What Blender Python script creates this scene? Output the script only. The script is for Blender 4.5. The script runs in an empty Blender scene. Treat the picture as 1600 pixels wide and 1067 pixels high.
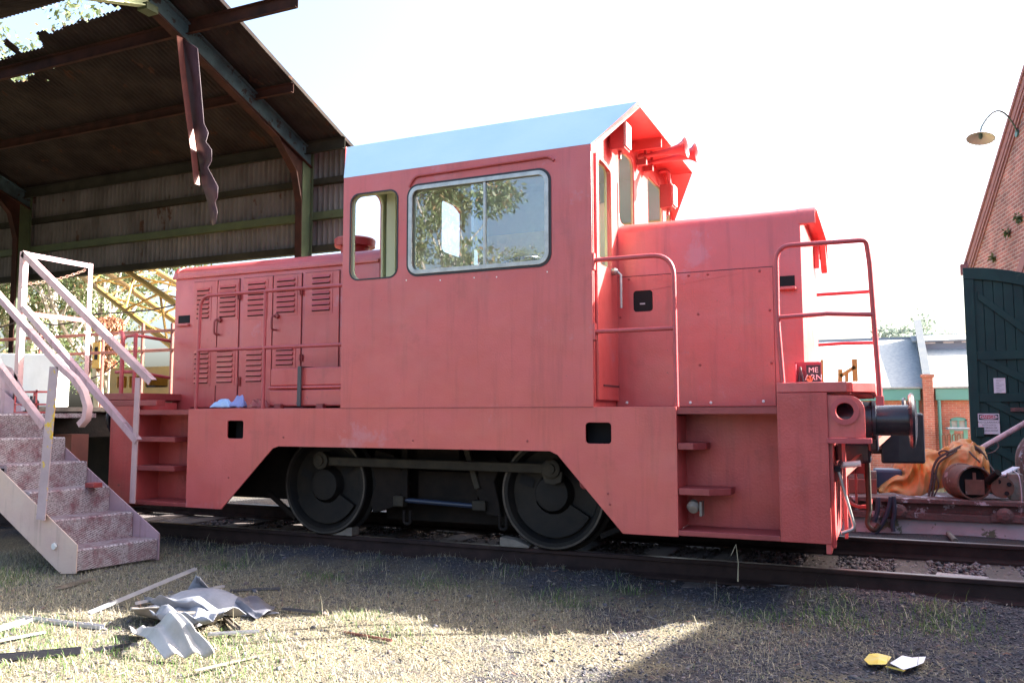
import bpy, math, random
import numpy as np
from mathutils import Vector, Matrix
random.seed(7); rng = np.random.default_rng(7)
R = math.radians
SC = bpy.context.scene
COL = SC.collection

# ------------------------------------------------------------------ camera
CF, CYAW, CPIT, CROL, CH = 1300.2, .41729, .08539, -.00226, 1.05
_f = np.array([-math.sin(CYAW)*math.cos(CPIT), math.cos(CYAW)*math.cos(CPIT), math.sin(CPIT)])
_r = np.array([math.cos(CYAW), math.sin(CYAW), 0]); _u = np.cross(_r, _f)
_A = _r*math.cos(CROL)+_u*math.sin(CROL); _U = np.cross(_A, _f)
cam = bpy.data.cameras.new('camera'); camo = bpy.data.objects.new('camera', cam); COL.objects.link(camo)
cam.sensor_width = 36; cam.lens = CF/1600*36; cam.clip_end = 2000; cam.clip_start = .05
camo.matrix_world = Matrix(((_A[0], _U[0], -_f[0], 0), (_A[1], _U[1], -_f[1], 0), (_A[2], _U[2], -_f[2], CH), (0, 0, 0, 1)))
SC.camera = camo

def P(x, y, X=None, Y=None, Z=None, pl=None):
    """photo measurement -> point on a known world plane"""
    d = _f*CF+_A*(x-800)-_U*(y-533.5)
    if pl is not None:
        n = np.array(pl[:3], float); t = (pl[3]-n[2]*CH)/(n@d)
    elif X is not None: t = X/d[0]
    elif Y is not None: t = Y/d[1]
    else: t = (Z-CH)/d[2]
    q = d*t; return (float(q[0]), float(q[1]), float(q[2]+CH))

# ------------------------------------------------------------------ world, sun, exposure
SUN_AZ, SUN_EL = 32.5, 32.0       # azimuth measured from +X towards +Y
w = bpy.data.worlds.new('World'); SC.world = w; w.use_nodes = True
nt = w.node_tree; nt.nodes.clear()
sky = nt.nodes.new('ShaderNodeTexSky'); sky.sky_type = 'NISHITA'; sky.sun_disc = False
sky.sun_elevation = R(SUN_EL); sky.sun_rotation = R(90-SUN_AZ); sky.air_density = 1.0; sky.dust_density = 7.0; sky.ozone_density = 1.8
bg = nt.nodes.new('ShaderNodeBackground'); bg.inputs[1].default_value = .085
wo = nt.nodes.new('ShaderNodeOutputWorld')
nt.links.new(sky.outputs[0], bg.inputs[0]); nt.links.new(bg.outputs[0], wo.inputs[0])
sl = bpy.data.lights.new('sun', 'SUN'); sl.energy = 5.0; sl.angle = R(.5); sl.color = (1, .95, .87)
so = bpy.data.objects.new('sun', sl); COL.objects.link(so)
sd = Vector((math.cos(R(SUN_AZ))*math.cos(R(SUN_EL)), math.sin(R(SUN_AZ))*math.cos(R(SUN_EL)), math.sin(R(SUN_EL))))
so.rotation_euler = sd.to_track_quat('Z', 'Y').to_euler()
SC.view_settings.view_transform = 'Standard'; SC.view_settings.look = 'None'
SC.view_settings.exposure = 3.15; SC.view_settings.gamma = 1
SC.cycles.max_bounces = 8; SC.cycles.transparent_max_bounces = 12; SC.cycles.caustics_reflective = False; SC.cycles.caustics_refractive = False

# ------------------------------------------------------------------ materials
def mat(name, col, col2=None, nscale=3., rough=.5, metal=0., bump=0., bscale=30., spots=None, sscale=8., sthr=.62,
        rough2=None, spec=.5, contrast=(.35, .65), coat=0., transl=0., srough=.8, vec=None, spots2=None, s2scale=3., s2thr=.65, stretch=None, bdist=.01):
    m = bpy.data.materials.new(name); m.use_nodes = True
    n = m.node_tree.nodes; l = m.node_tree.links; b = n['Principled BSDF']
    b.inputs['Roughness'].default_value = rough; b.inputs['Metallic'].default_value = metal
    b.inputs['Specular IOR Level'].default_value = spec; b.inputs['Coat Weight'].default_value = coat
    tc = n.new('ShaderNodeTexCoord'); V = tc.outputs['Object']
    if stretch:
        mp = n.new('ShaderNodeMapping'); mp.inputs['Scale'].default_value = stretch; l.new(V, mp.inputs[0]); V = mp.outputs[0]
    def noise(s, det=6, r=.6, off=0):
        t = n.new('ShaderNodeTexNoise'); t.inputs['Scale'].default_value = s; t.inputs['Detail'].default_value = det; t.inputs['Roughness'].default_value = r
        if off:
            a = n.new('ShaderNodeVectorMath'); a.operation = 'ADD'; a.inputs[1].default_value = (off, off*1.7, -off); l.new(V, a.inputs[0]); l.new(a.outputs[0], t.inputs[0])
        else: l.new(V, t.inputs[0])
        return t.outputs[0]
    def ramp(src, a, b_):
        r = n.new('ShaderNodeMapRange'); r.inputs[1].default_value = a; r.inputs[2].default_value = b_; l.new(src, r.inputs[0]); return r.outputs[0]
    def mix(fac, A_, B_):
        x = n.new('ShaderNodeMix'); x.data_type = 'RGBA'; l.new(fac, x.inputs[0])
        for s, v in ((6, A_), (7, B_)):
            if isinstance(v, tuple): x.inputs[s].default_value = (*v, 1)
            else: l.new(v, x.inputs[s])
        return x.outputs[2]
    c = col
    if col2: 
        f = ramp(noise(nscale), *contrast); c = mix(f, col, col2)
        if rough2 is not None:
            q = n.new('ShaderNodeMapRange'); q.inputs[3].default_value = rough; q.inputs[4].default_value = rough2
            l.new(noise(nscale*2.3, off=5), q.inputs[0]); q.inputs[1].default_value = .35; q.inputs[2].default_value = .65; l.new(q.outputs[0], b.inputs['Roughness'])
    if spots:
        f = ramp(noise(sscale, 8, .65, 9), sthr, sthr+.03); c = mix(f, c, spots)
    if spots2:
        f = ramp(noise(s2scale, 10, .7, 21), s2thr, s2thr+.05); c = mix(f, c, spots2)
    if isinstance(c, tuple): b.inputs['Base Color'].default_value = (*c, 1)
    else: l.new(c, b.inputs['Base Color'])
    if bump:
        bp = n.new('ShaderNodeBump'); bp.inputs['Strength'].default_value = bump; bp.inputs['Distance'].default_value = bdist
        l.new(noise(bscale, 4, .55, 3), bp.inputs['Height']); l.new(bp.outputs[0], b.inputs['Normal'])
    if transl:
        t = n.new('ShaderNodeBsdfTranslucent'); ms = n.new('ShaderNodeMixShader'); ms.inputs[0].default_value = transl
        if isinstance(c, tuple): t.inputs[0].default_value = (*c, 1)
        else: l.new(c, t.inputs[0])
        l.new(b.outputs[0], ms.inputs[1]); l.new(t.outputs[0], ms.inputs[2]); l.new(ms.outputs[0], n['Material Output'].inputs[0])
    return m

def brickmat(name, ang, c1, c2, mortar, scale=1.0, bw=.23, bh=.076):
    m = mat(name, c1, rough=.85); n = m.node_tree.nodes; l = m.node_tree.links; b = n['Principled BSDF']
    tc = n.new('ShaderNodeTexCoord'); d = n.new('ShaderNodeVectorMath'); d.operation = 'DOT_PRODUCT'; d.inputs[1].default_value = (math.cos(ang), math.sin(ang), 0)
    l.new(tc.outputs['Object'], d.inputs[0]); s = n.new('ShaderNodeSeparateXYZ'); l.new(tc.outputs['Object'], s.inputs[0])
    cb = n.new('ShaderNodeCombineXYZ'); l.new(d.outputs['Value'], cb.inputs[0]); l.new(s.outputs[2], cb.inputs[1])
    bt = n.new('ShaderNodeTexBrick'); l.new(cb.outputs[0], bt.inputs[0]); bt.inputs['Scale'].default_value = scale
    bt.inputs['Brick Width'].default_value = bw; bt.inputs['Row Height'].default_value = bh; bt.inputs['Mortar Size'].default_value = .008
    bt.inputs['Color1'].default_value = (*c1, 1); bt.inputs['Color2'].default_value = (*c2, 1); bt.inputs['Mortar'].default_value = (*mortar, 1)
    nz = n.new('ShaderNodeTexNoise'); nz.inputs['Scale'].default_value = 1.7; nz.inputs['Detail'].default_value = 8; l.new(tc.outputs['Object'], nz.inputs[0])
    mr = n.new('ShaderNodeMapRange'); mr.inputs[1].default_value = .35; mr.inputs[2].default_value = .7; mr.inputs[3].default_value = .75; mr.inputs[4].default_value = 1.3; l.new(nz.outputs[0], mr.inputs[0])
    mx = n.new('ShaderNodeVectorMath'); mx.operation = 'SCALE'; l.new(bt.outputs[0], mx.inputs[0]); l.new(mr.outputs[0], mx.inputs['Scale']); l.new(mx.outputs[0], b.inputs['Base Color'])
    bp = n.new('ShaderNodeBump'); bp.inputs['Strength'].default_value = .6; bp.inputs['Distance'].default_value = .01; bp.invert = True
    l.new(bt.outputs['Fac'], bp.inputs['Height']); l.new(bp.outputs[0], b.inputs['Normal'])
    return m

RED = (.52, .080, .078)
M = {}
M['red'] = mat('red_paint', RED, (.45, .062, .060), 1.4, .28, bump=.14, bscale=70, rough2=.45, spots=(.22, .05, .04), sscale=26, sthr=.74, spots2=(.46, .12, .14), s2scale=1.1, s2thr=.6, spec=.8)
M['red_rough'] = mat('red_paint_crackled', (.48, .076, .070), (.39, .058, .052), 2.2, .34, bump=.55, bscale=60, rough2=.5, spots=(.2, .06, .05), sscale=14, sthr=.69, bdist=.006)
M['red_dark'] = mat('red_paint_dirty', (.30, .05, .05), (.22, .035, .035), 3, .5, bump=.3, bscale=40)
M['red_rail'] = mat('red_rail_paint', (.42, .070, .080), (.34, .055, .06), 5, .38, bump=.08, bscale=60)
M['seam'] = mat('seam_shadow_gap', (.10, .025, .03), rough=.8)
M['louvre_gap'] = mat('louvre_gap_shade', (.05, .012, .014), rough=.9)  # dark colour painted in for the shade inside the louvre slots
M['bluegrey'] = mat('pale_blue_roof_paint', (.31, .48, .60), (.36, .52, .62), 1.5, .35, bump=.06, bscale=40)
M['green_int'] = mat('pale_green_interior_paint', (.50, .52, .34), (.44, .47, .30), 2, .5)
M['cream'] = mat('cream_edge_paint', (.7, .6, .42), rough=.5)
M['chrome'] = mat('worn_aluminium', (.45, .45, .43), (.32, .32, .31), 12, .38, metal=.7, bump=.1, bscale=60)
M['rubber'] = mat('black_rubber', (.02, .02, .024), rough=.55)
M['black'] = mat('black_gloss_paint', (.012, .014, .022), (.02, .022, .03), 12, .25, bump=.25, bscale=90, bdist=.004)
M['void'] = mat('dark_void', (.006, .006, .008), rough=.9)
M['frame'] = mat('greasy_underframe_steel', (.010, .009, .009), (.020, .015, .013), 6, .75, spec=.12, bump=.4, bscale=25)
M['wheel'] = mat('greasy_wheel_steel', (.007, .007, .008), (.017, .014, .012), 5, .6, spec=.22, bump=.25, bscale=40, spots=(.05, .045, .04), sscale=30, sthr=.72)
M['tyre'] = mat('worn_tyre_edge', (.075, .066, .06), (.035, .03, .028), 10, .45, metal=.4)
M['rod'] = mat('dirty_rod_steel', (.038, .032, .023), (.018, .015, .012), 7, .6, spec=.25, bump=.3, bscale=40, spots=(.02, .018, .015), sscale=18, sthr=.6)
M['bluetube'] = mat('dark_blue_tube', (.02, .03, .06), rough=.35)
M['rail'] = mat('rusty_rail_steel', (.022, .014, .014), (.040, .024, .022), 7, .75, spec=.15, bump=.35, bscale=30)
M['railtop'] = mat('dull_rail_head', (.08, .058, .062), (.13, .095, .10), 9, .4, metal=.5, bump=.15, bscale=30)
M['sleeper'] = mat('weathered_sleeper_timber', (.10, .078, .072), (.05, .04, .038), 6, .9, bump=.7, bscale=18, stretch=(1, .2, 1))
M['timber'] = mat('grey_timber_block', (.22, .19, .16), (.13, .11, .09), 8, .9, bump=.6, bscale=30)
M['rust'] = mat('brown_rust', (.11, .055, .040), (.17, .085, .06), 6, .85, bump=.5, bscale=25, spots=(.26, .20, .19), sscale=9, sthr=.62)
M['rustpaint'] = mat('rusty_flaking_paint_steel', (.15, .075, .07), (.09, .05, .045), 5, .85, bump=.8, bscale=22, spots=(.42, .37, .40), sscale=7, sthr=.58, spots2=(.06, .035, .03), s2scale=16, s2thr=.6, bdist=.02)
M['concrete'] = mat('stained_white_plinth', (.50, .46, .49), (.38, .34, .36), 3, .85, bump=.6, bscale=18, spots=(.12, .14, .09), sscale=3.2, sthr=.60, spots2=(.17, .11, .09), s2scale=2.2, s2thr=.63)
M['tarp'] = mat('orange_canvas', (.56, .185, .025), (.48, .28, .12), 3.5, .65, bump=.7, bscale=14, spots=(.30, .13, .05), sscale=6, sthr=.70)
M['rope'] = mat('dark_rope', (.05, .035, .035), (.11, .08, .07), 60, .9, bump=.6, bscale=120)
M['hose'] = mat('blue_black_hose', (.03, .035, .06), rough=.6)
M['pink'] = mat('chipped_pink_stair_paint', (.44, .29, .32), (.36, .23, .27), 3, .6, bump=.2, bscale=40, spots=(.60, .36, .05), sscale=7, sthr=.70, spots2=(.13, .07, .05), s2scale=16, s2thr=.68)
M['pinkclean'] = mat('pink_rail_paint', (.50, .32, .33), (.40, .26, .27), 4, .55, bump=.12, bscale=50, spots=(.18, .09, .08), sscale=40, sthr=.72)
M['yellowpink'] = mat('post_paint_worn_to_yellow', (.44, .33, .34), (.36, .27, .28), 5, .6, bump=.3, bscale=40, spots=(.62, .40, .03), sscale=5, sthr=.55, spots2=(.12, .06, .04), s2scale=18, s2thr=.66)
M['stringer'] = mat('cream_pink_stringer_paint', (.60, .44, .34), (.54, .37, .32), 2.5, .6, bump=.15, bscale=30, spots=(.30, .2, .17), sscale=20, sthr=.72, spots2=(.42, .08, .09), s2scale=5, s2thr=.72)
M['plinthw'] = mat('worn_white_paint', (.7, .68, .64), (.6, .57, .52), 4, .6)
M['yellow'] = mat('machinery_yellow_paint', (.58, .37, .08), (.48, .30, .07), 5, .55, spots=(.16, .07, .03), sscale=12, sthr=.64)
M['paleyellow'] = mat('pale_yellow_boom_paint', (.42, .27, .07), (.34, .22, .07), 4, .5, spots=(.3, .2, .09), sscale=14, sthr=.68)
M['white'] = mat('white_paint', (.78, .77, .74), (.70, .69, .66), 5, .5)
M['brownred'] = mat('brown_red_steel', (.22, .07, .05), (.15, .05, .04), 5, .6)
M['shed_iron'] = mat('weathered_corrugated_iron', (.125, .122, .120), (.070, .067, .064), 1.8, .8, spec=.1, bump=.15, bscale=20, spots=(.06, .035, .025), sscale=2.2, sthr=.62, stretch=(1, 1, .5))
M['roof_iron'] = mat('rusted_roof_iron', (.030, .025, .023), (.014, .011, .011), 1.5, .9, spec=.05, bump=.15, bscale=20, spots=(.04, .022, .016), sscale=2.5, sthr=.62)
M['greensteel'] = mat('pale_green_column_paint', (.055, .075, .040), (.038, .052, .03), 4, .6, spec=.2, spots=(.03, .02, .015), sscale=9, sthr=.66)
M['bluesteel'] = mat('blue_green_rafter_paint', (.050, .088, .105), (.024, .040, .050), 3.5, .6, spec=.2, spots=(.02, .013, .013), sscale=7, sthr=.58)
M['brownsteel'] = mat('brown_purlin_steel', (.040, .017, .013), (.018, .010, .009), 3, .85, spec=.1)
M['greygirt'] = mat('grey_green_girt_steel', (.026, .026, .020), (.015, .015, .012), 3, .8, spec=.1)
M['torn'] = mat('torn_steel_strip', (.055, .028, .042), (.032, .018, .026), 6, .5, spec=.3)
M['door'] = mat('dark_green_boarded_door', (.014, .050, .046), (.010, .036, .036), 3, .6, spec=.25, bump=.2, bscale=30, spots=(.03, .06, .05), sscale=6, sthr=.68)
M['slate'] = mat('pale_slate_roof', (.34, .36, .36), (.24, .27, .28), 9, .8, bump=.5, bscale=9)
M['gutter'] = mat('sea_green_gutter_paint', (.10, .30, .28), rough=.5)
M['darktrim'] = mat('dark_parapet_lead', (.035, .05, .07), (.06, .07, .08), 2, .8)
M['trim'] = mat('grey_ridge_iron', (.18, .22, .27), rough=.6)
M['brickA'] = brickmat('red_gable_bricks', 0, (.42, .15, .10), (.34, .115, .085), (.32, .22, .19))
M['brickcap'] = mat('moulded_red_bricks', (.36, .15, .15), (.26, .12, .13), 14, .85, bump=.6, bscale=30)
M['brickB'] = brickmat('red_workshop_bricks', 0, (.46, .155, .105), (.38, .12, .085), (.42, .30, .25))
M['glassdark'] = mat('dark_window_glass', (.05, .08, .1), rough=.08)
M['sheetgrey'] = mat('crumpled_grey_vinyl', (.24, .25, .29), (.15, .155, .18), 5, .45, bump=.3, bscale=30)
M['alu'] = mat('dull_aluminium_strip', (.42, .42, .46), (.32, .32, .36), 8, .45, metal=.5)
M['paperw'] = mat('white_paper', (.62, .62, .66), rough=.7)
M['papery'] = mat('yellow_wrapper_paper', (.66, .46, .04), (.55, .45, .2), 14, .6)
M['bluecloth'] = mat('pale_blue_cloth', (.30, .45, .72), (.36, .5, .75), 10, .8)
M['strap'] = mat('grey_strap', (.07, .065, .07), rough=.6)
M['lens'] = mat('white_headlamp_lens', (.8, .8, .78), rough=.15)
M['lampw'] = mat('enamel_lamp_white', (.75, .70, .62), rough=.4)
M['lampg'] = mat('enamel_lamp_green', (.05, .14, .12), rough=.4)
M['signred'] = mat('sign_red', (.45, .02, .05), rough=.4)
M['signblack'] = mat('sign_black', (.02, .02, .03), rough=.4)
M['redglass'] = mat('red_label_card', (.35, .04, .06), rough=.35)
M['orange'] = mat('orange_label', (.8, .25, .1), rough=.5)
M['bark'] = mat('pale_gum_bark', (.45, .40, .36), (.28, .23, .20), 4, .8, bump=.3, bscale=8, stretch=(1, 1, .3))
M['leafA'] = mat('gum_leaf_green', (.07, .105, .035), (.11, .14, .05), 3, .5, transl=.35)
M['leafB'] = mat('gum_leaf_pale', (.12, .15, .08), (.16, .18, .09), 2, .5, transl=.35)
M['leafC'] = mat('gum_leaf_dry', (.20, .12, .06), rough=.6, transl=.3)
M['straw'] = mat('dry_straw', (.40, .35, .235), rough=.8, transl=.2)
M['straw2'] = mat('grey_straw', (.155, .148, .135), rough=.85, transl=.15)
M['grass'] = mat('green_grass_blade', (.085, .16, .03), rough=.6, transl=.3)
M['gravA'] = mat('dark_cinder', (.028, .028, .038), rough=.85)
M['gravB'] = mat('mid_cinder', (.075, .073, .088), rough=.85)
M['balA'] = mat('ballast_stone_grey', (.15, .125, .135), rough=.85)
M['balB'] = mat('ballast_stone_brown', (.10, .075, .07), rough=.85)

def weather(m, dark=(.20, .035, .035), light=(.50, .15, .13), amt=.5, ripple=.5):
    """rain streaks, chalky patches and slightly rippled plate on a painted metal"""
    n = m.node_tree.nodes; l = m.node_tree.links; b = n['Principled BSDF']
    src = b.inputs['Base Color'].links[0].from_socket
    tc = n.new('ShaderNodeTexCoord')
    def nz(sc, loc, s, d=6):
        mp = n.new('ShaderNodeMapping'); mp.inputs['Scale'].default_value = sc; mp.inputs['Location'].default_value = loc; l.new(tc.outputs['Object'], mp.inputs[0])
        t = n.new('ShaderNodeTexNoise'); t.inputs['Scale'].default_value = s; t.inputs['Detail'].default_value = d; t.inputs['Roughness'].default_value = .65; l.new(mp.outputs[0], t.inputs[0]); return t.outputs[0]
    def rng_(s, a, c, lo, hi):
        q = n.new('ShaderNodeMapRange'); q.inputs[1].default_value = a; q.inputs[2].default_value = c; q.inputs[3].default_value = lo; q.inputs[4].default_value = hi; l.new(s, q.inputs[0]); return q.outputs[0]
    def mx(f, A_, col):
        x = n.new('ShaderNodeMix'); x.data_type = 'RGBA'; l.new(f, x.inputs[0]); l.new(A_, x.inputs[6]); x.inputs[7].default_value = (*col, 1); return x.outputs[2]
    c = mx(rng_(nz((9, 9, .7), (0, 0, 0), 1.4, 8), .52, .72, 0, amt), src, dark)
    c = mx(rng_(nz((1, 1, 1.6), (3, 1, 2), .9, 9), .50, .74, 0, amt), c, light)
    c = mx(rng_(nz((1, 1, 1), (7, 2, 9), 3.2, 12), .60, .66, 0, amt*.55), c, dark)
    c = mx(rng_(nz((1, 1, 1), (1, 7, 4), 30, 4), .695, .72, 0, .85), c, (.12, .06, .05))
    l.new(c, b.inputs['Base Color'])
    bp = n.new('ShaderNodeBump'); bp.inputs['Strength'].default_value = ripple; bp.inputs['Distance'].default_value = .02; l.new(nz((1, 1, 1), (0, 5, 0), 2.6, 2), bp.inputs['Height'])
    old = b.inputs['Normal'].links
    if old: l.new(bp.outputs[0], old[0].from_node.inputs['Normal'])
    else: l.new(bp.outputs[0], b.inputs['Normal'])
weather(M['red'], dark=(.24, .04, .035), amt=.42); weather(M['red_rough'], ripple=.8)
weather(M['pinkclean'], (.20, .10, .10), (.55, .42, .40), .7, .2); weather(M['pink'], (.18, .09, .09), (.5, .4, .4), .8, .2); weather(M['stringer'], (.22, .15, .13), (.6, .5, .42), .6, .4)

def glassmat():
    m = bpy.data.materials.new('dusty_cab_glass'); m.use_nodes = True; n = m.node_tree.nodes; l = m.node_tree.links; n.clear()
    o = n.new('ShaderNodeOutputMaterial'); t = n.new('ShaderNodeBsdfTransparent'); t.inputs[0].default_value = (.80, .86, .86, 1)
    g = n.new('ShaderNodeBsdfGlossy'); g.inputs[0].default_value = (.9, .95, 1, 1); g.inputs[1].default_value = .0
    lw = n.new('ShaderNodeLayerWeight'); pw = n.new('ShaderNodeMath'); pw.operation = 'POWER'; pw.inputs[1].default_value = 3; l.new(lw.outputs['Facing'], pw.inputs[0])
    fr = n.new('ShaderNodeMapRange'); fr.inputs[3].default_value = .17; fr.inputs[4].default_value = .9; l.new(pw.outputs[0], fr.inputs[0])
    a = n.new('ShaderNodeMixShader'); l.new(fr.outputs[0], a.inputs[0]); l.new(t.outputs[0], a.inputs[1]); l.new(g.outputs[0], a.inputs[2])
    d = n.new('ShaderNodeBsdfDiffuse'); d.inputs[0].default_value = (.55, .58, .60, 1)
    nz = n.new('ShaderNodeTexNoise'); nz.inputs['Scale'].default_value = 2.2; nz.inputs['Detail'].default_value = 12; nz.inputs['Roughness'].default_value = .75
    tc = n.new('ShaderNodeTexCoord'); l.new(tc.outputs['Object'], nz.inputs[0])
    mr = n.new('ShaderNodeMapRange'); mr.inputs[1].default_value = .45; mr.inputs[2].default_value = .8; mr.inputs[3].default_value = .03; mr.inputs[4].default_value = .30; l.new(nz.outputs[0], mr.inputs[0])
    b = n.new('ShaderNodeMixShader'); l.new(mr.outputs[0], b.inputs[0]); l.new(a.outputs[0], b.inputs[1]); l.new(d.outputs[0], b.inputs[2]); l.new(b.outputs[0], o.inputs[0])
    return m
M['glass'] = glassmat()

# stair tread paint: white chequer plate worn through to purple-red
def treadmat():
    m = mat('worn_chequer_plate', (.36, .30, .33), rough=.6); n = m.node_tree.nodes; l = m.node_tree.links; b = n['Principled BSDF']
    tc = n.new('ShaderNodeTexCoord'); sp = n.new('ShaderNodeSeparateXYZ'); l.new(tc.outputs['Object'], sp.inputs[0])
    # raised lozenges: on risers/treads driven by y and (x+z)
    ad = n.new('ShaderNodeMath'); ad.operation = 'ADD'; l.new(sp.outputs[0], ad.inputs[0]); l.new(sp.outputs[2], ad.inputs[1])
    cb = n.new('ShaderNodeCombineXYZ'); l.new(sp.outputs[1], cb.inputs[0]); l.new(ad.outputs[0], cb.inputs[1])
    mp = n.new('ShaderNodeMapping'); mp.inputs['Rotation'].default_value = (0, 0, R(38)); mp.inputs['Scale'].default_value = (40, 90, 1); l.new(cb.outputs[0], mp.inputs[0])
    vo = n.new('ShaderNodeTexVoronoi'); vo.inputs['Scale'].default_value = 1; vo.inputs['Randomness'].default_value = .15; l.new(mp.outputs[0], vo.inputs[0])
    rs = n.new('ShaderNodeMapRange'); rs.inputs[1].default_value = .25; rs.inputs[2].default_value = .5; rs.inputs[3].default_value = 1; rs.inputs[4].default_value = 0; l.new(vo.outputs[0], rs.inputs[0])
    nz = n.new('ShaderNodeTexNoise'); nz.inputs['Scale'].default_value = 8; nz.inputs['Detail'].default_value = 14; nz.inputs['Roughness'].default_value = .75; l.new(tc.outputs['Object'], nz.inputs[0])
    n2 = n.new('ShaderNodeTexNoise'); n2.inputs['Scale'].default_value = 60; n2.inputs['Detail'].default_value = 4; l.new(tc.outputs['Object'], n2.inputs[0])
    def mixc(f, A_, B_):
        x = n.new('ShaderNodeMix'); x.data_type = 'RGBA'; l.new(f, x.inputs[0])
        for s, v in ((6, A_), (7, B_)):
            if isinstance(v, tuple): x.inputs[s].default_value = (*v, 1)
            else: l.new(v, x.inputs[s])
        return x.outputs[2]
    f1 = n.new('ShaderNodeMapRange'); f1.inputs[1].default_value = .38; f1.inputs[2].default_value = .56; l.new(nz.outputs[0], f1.inputs[0])
    c = mixc(f1.outputs[0], (.16, .055, .07), (.30, .25, .265))
    f2 = n.new('ShaderNodeMapRange'); f2.inputs[1].default_value = .40; f2.inputs[2].default_value = .56; l.new(n2.outputs[0], f2.inputs[0])
    c = mixc(f2.outputs[0], (.085, .05, .06), c)
    hi = mixc(f1.outputs[0], (.24, .10, .12), (.42, .375, .385)); c = mixc(rs.outputs[0], c, hi)
    l.new(c, b.inputs['Base Color'])
    bp = n.new('ShaderNodeBump'); bp.inputs['Strength'].default_value = .6; bp.inputs['Distance'].default_value = .004
    l.new(rs.outputs[0], bp.inputs['Height']); l.new(bp.outputs[0], b.inputs['Normal'])
    return m
M['tread'] = treadmat()

# ------------------------------------------------------------------ mesh helpers
class MB:
    def __init__(s): s.v = []; s.f = []; s.m = []
    def add(s, vs, fs, mi=0):
        o = len(s.v); s.v += [tuple(map(float, v)) for v in vs]; s.f += [tuple(i+o for i in f) for f in fs]; s.m += [mi]*len(fs); return s
    def box(s, x0, x1, y0, y1, z0, z1, mi=0):
        return s.add([(x0, y0, z0), (x1, y0, z0), (x1, y1, z0), (x0, y1, z0), (x0, y0, z1), (x1, y0, z1), (x1, y1, z1), (x0, y1, z1)],
                     [(0, 3, 2, 1), (4, 5, 6, 7), (0, 1, 5, 4), (1, 2, 6, 5), (2, 3, 7, 6), (3, 0, 4, 7)], mi)
    def bar(s, p0, p1, w, h, up=(0, 0, 1), mi=0):
        p0 = Vector(p0); p1 = Vector(p1); d = (p1-p0).normalized(); u = Vector(up); sx = d.cross(u)
        if sx.length < 1e-4: sx = d.cross(Vector((1, 0, 0)))
        sx.normalize(); uu = sx.cross(d); vs = []
        for p in (p0, p1):
            for a, b in ((-1, -1), (1, -1), (1, 1), (-1, 1)): vs.append(p+sx*(a*w/2)+uu*(b*h/2))
        return s.add(vs, [(0, 1, 2, 3), (4, 7, 6, 5), (0, 4, 5, 1), (1, 5, 6, 2), (2, 6, 7, 3), (3, 7, 4, 0)], mi)
    def tube(s, path, r, n=12, mi=0, caps=True):
        path = [Vector(p) for p in path]; k = len(path); rr = r if isinstance(r, (list, tuple)) else [r]*k
        t0 = (path[1]-path[0]).normalized(); a = Vector((0, 0, 1)) if abs(t0.z) < .9 else Vector((1, 0, 0)); nx = t0.cross(a).normalized(); vs = []; fs = []
        for i, p in enumerate(path):
            t = (path[min(i+1, k-1)]-path[max(i-1, 0)]).normalized()
            nx = (nx-t*nx.dot(t)).normalized(); ny = t.cross(nx)
            for j in range(n):
                q = 2*math.pi*j/n; vs.append(p+(nx*math.cos(q)+ny*math.sin(q))*rr[i])
        for i in range(k-1):
            for j in range(n): fs.append((i*n+j, i*n+(j+1) % n, (i+1)*n+(j+1) % n, (i+1)*n+j))
        if caps: fs.append(tuple(range(n))[::-1]); fs.append(tuple((k-1)*n+j for j in range(n)))
        return s.add(vs, fs, mi)
    def lathe(s, prof, org, ax, n=32, mi=0):
        """prof: (distance along ax, radius)"""
        org = Vector(org); ax = Vector(ax).normalized(); a = Vector((0, 0, 1)) if abs(ax.z) < .9 else Vector((1, 0, 0)); nx = ax.cross(a).normalized(); ny = ax.cross(nx)
        vs = []; fs = []; k = len(prof)
        for d, r in prof:
            for j in range(n):
                q = 2*math.pi*j/n; vs.append(org+ax*d+(nx*math.cos(q)+ny*math.sin(q))*max(r, 1e-4))
        for i in range(k-1):
            for j in range(n): fs.append((i*n+j, (i+1)*n+j, (i+1)*n+(j+1) % n, i*n+(j+1) % n))
        return s.add(vs, fs, mi)
    def prism(s, poly, org, u, v, w, mi=0):
        org, u, v, w = Vector(org), Vector(u), Vector(v), Vector(w); k = len(poly)
        vs = [org+u*a+v*b for a, b in poly]+[org+u*a+v*b+w for a, b in poly]
        return s.add(vs, [tuple(range(k)), tuple(range(2*k-1, k-1, -1))]+[(i, i+k, (i+1) % k+k, (i+1) % k) for i in range(k)], mi)
    def build(s, name, m, parent=None, smooth=False, bevel=0, seg=2):
        me = bpy.data.meshes.new(name); me.from_pydata(s.v, [], s.f)
        for mm in (m if isinstance(m, (list, tuple)) else [m]): me.materials.append(mm)
        if max(s.m, default=0): me.polygons.foreach_set('material_index', s.m)
        return link(name, me, parent, smooth, bevel, seg)

def fixn(me):
    import bmesh
    b = bmesh.new(); b.from_mesh(me); bmesh.ops.recalc_face_normals(b, faces=b.faces); b.to_mesh(me); b.free()

def link(name, me, parent=None, smooth=False, bevel=0, seg=2, recalc=True):
    if recalc: fixn(me)
    if smooth:
        me.polygons.foreach_set('use_smooth', [True]*len(me.polygons))
        try: me.set_sharp_from_angle(angle=R(40))
        except Exception: pass
    me.update(); o = bpy.data.objects.new(name, me); COL.objects.link(o)
    if parent is not None:
        o.parent = parent; o.matrix_parent_inverse = WM(parent).inverted()
    if bevel:
        bv = o.modifiers.new('bevel', 'BEVEL'); bv.width = bevel; bv.segments = seg; bv.limit_method = 'ANGLE'; bv.angle_limit = R(50)
    return o

def WM(o):
    m = Matrix.LocRotScale(o.location, o.rotation_euler, o.scale)
    if o.parent: m = WM(o.parent) @ o.matrix_parent_inverse @ m
    return m

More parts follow.
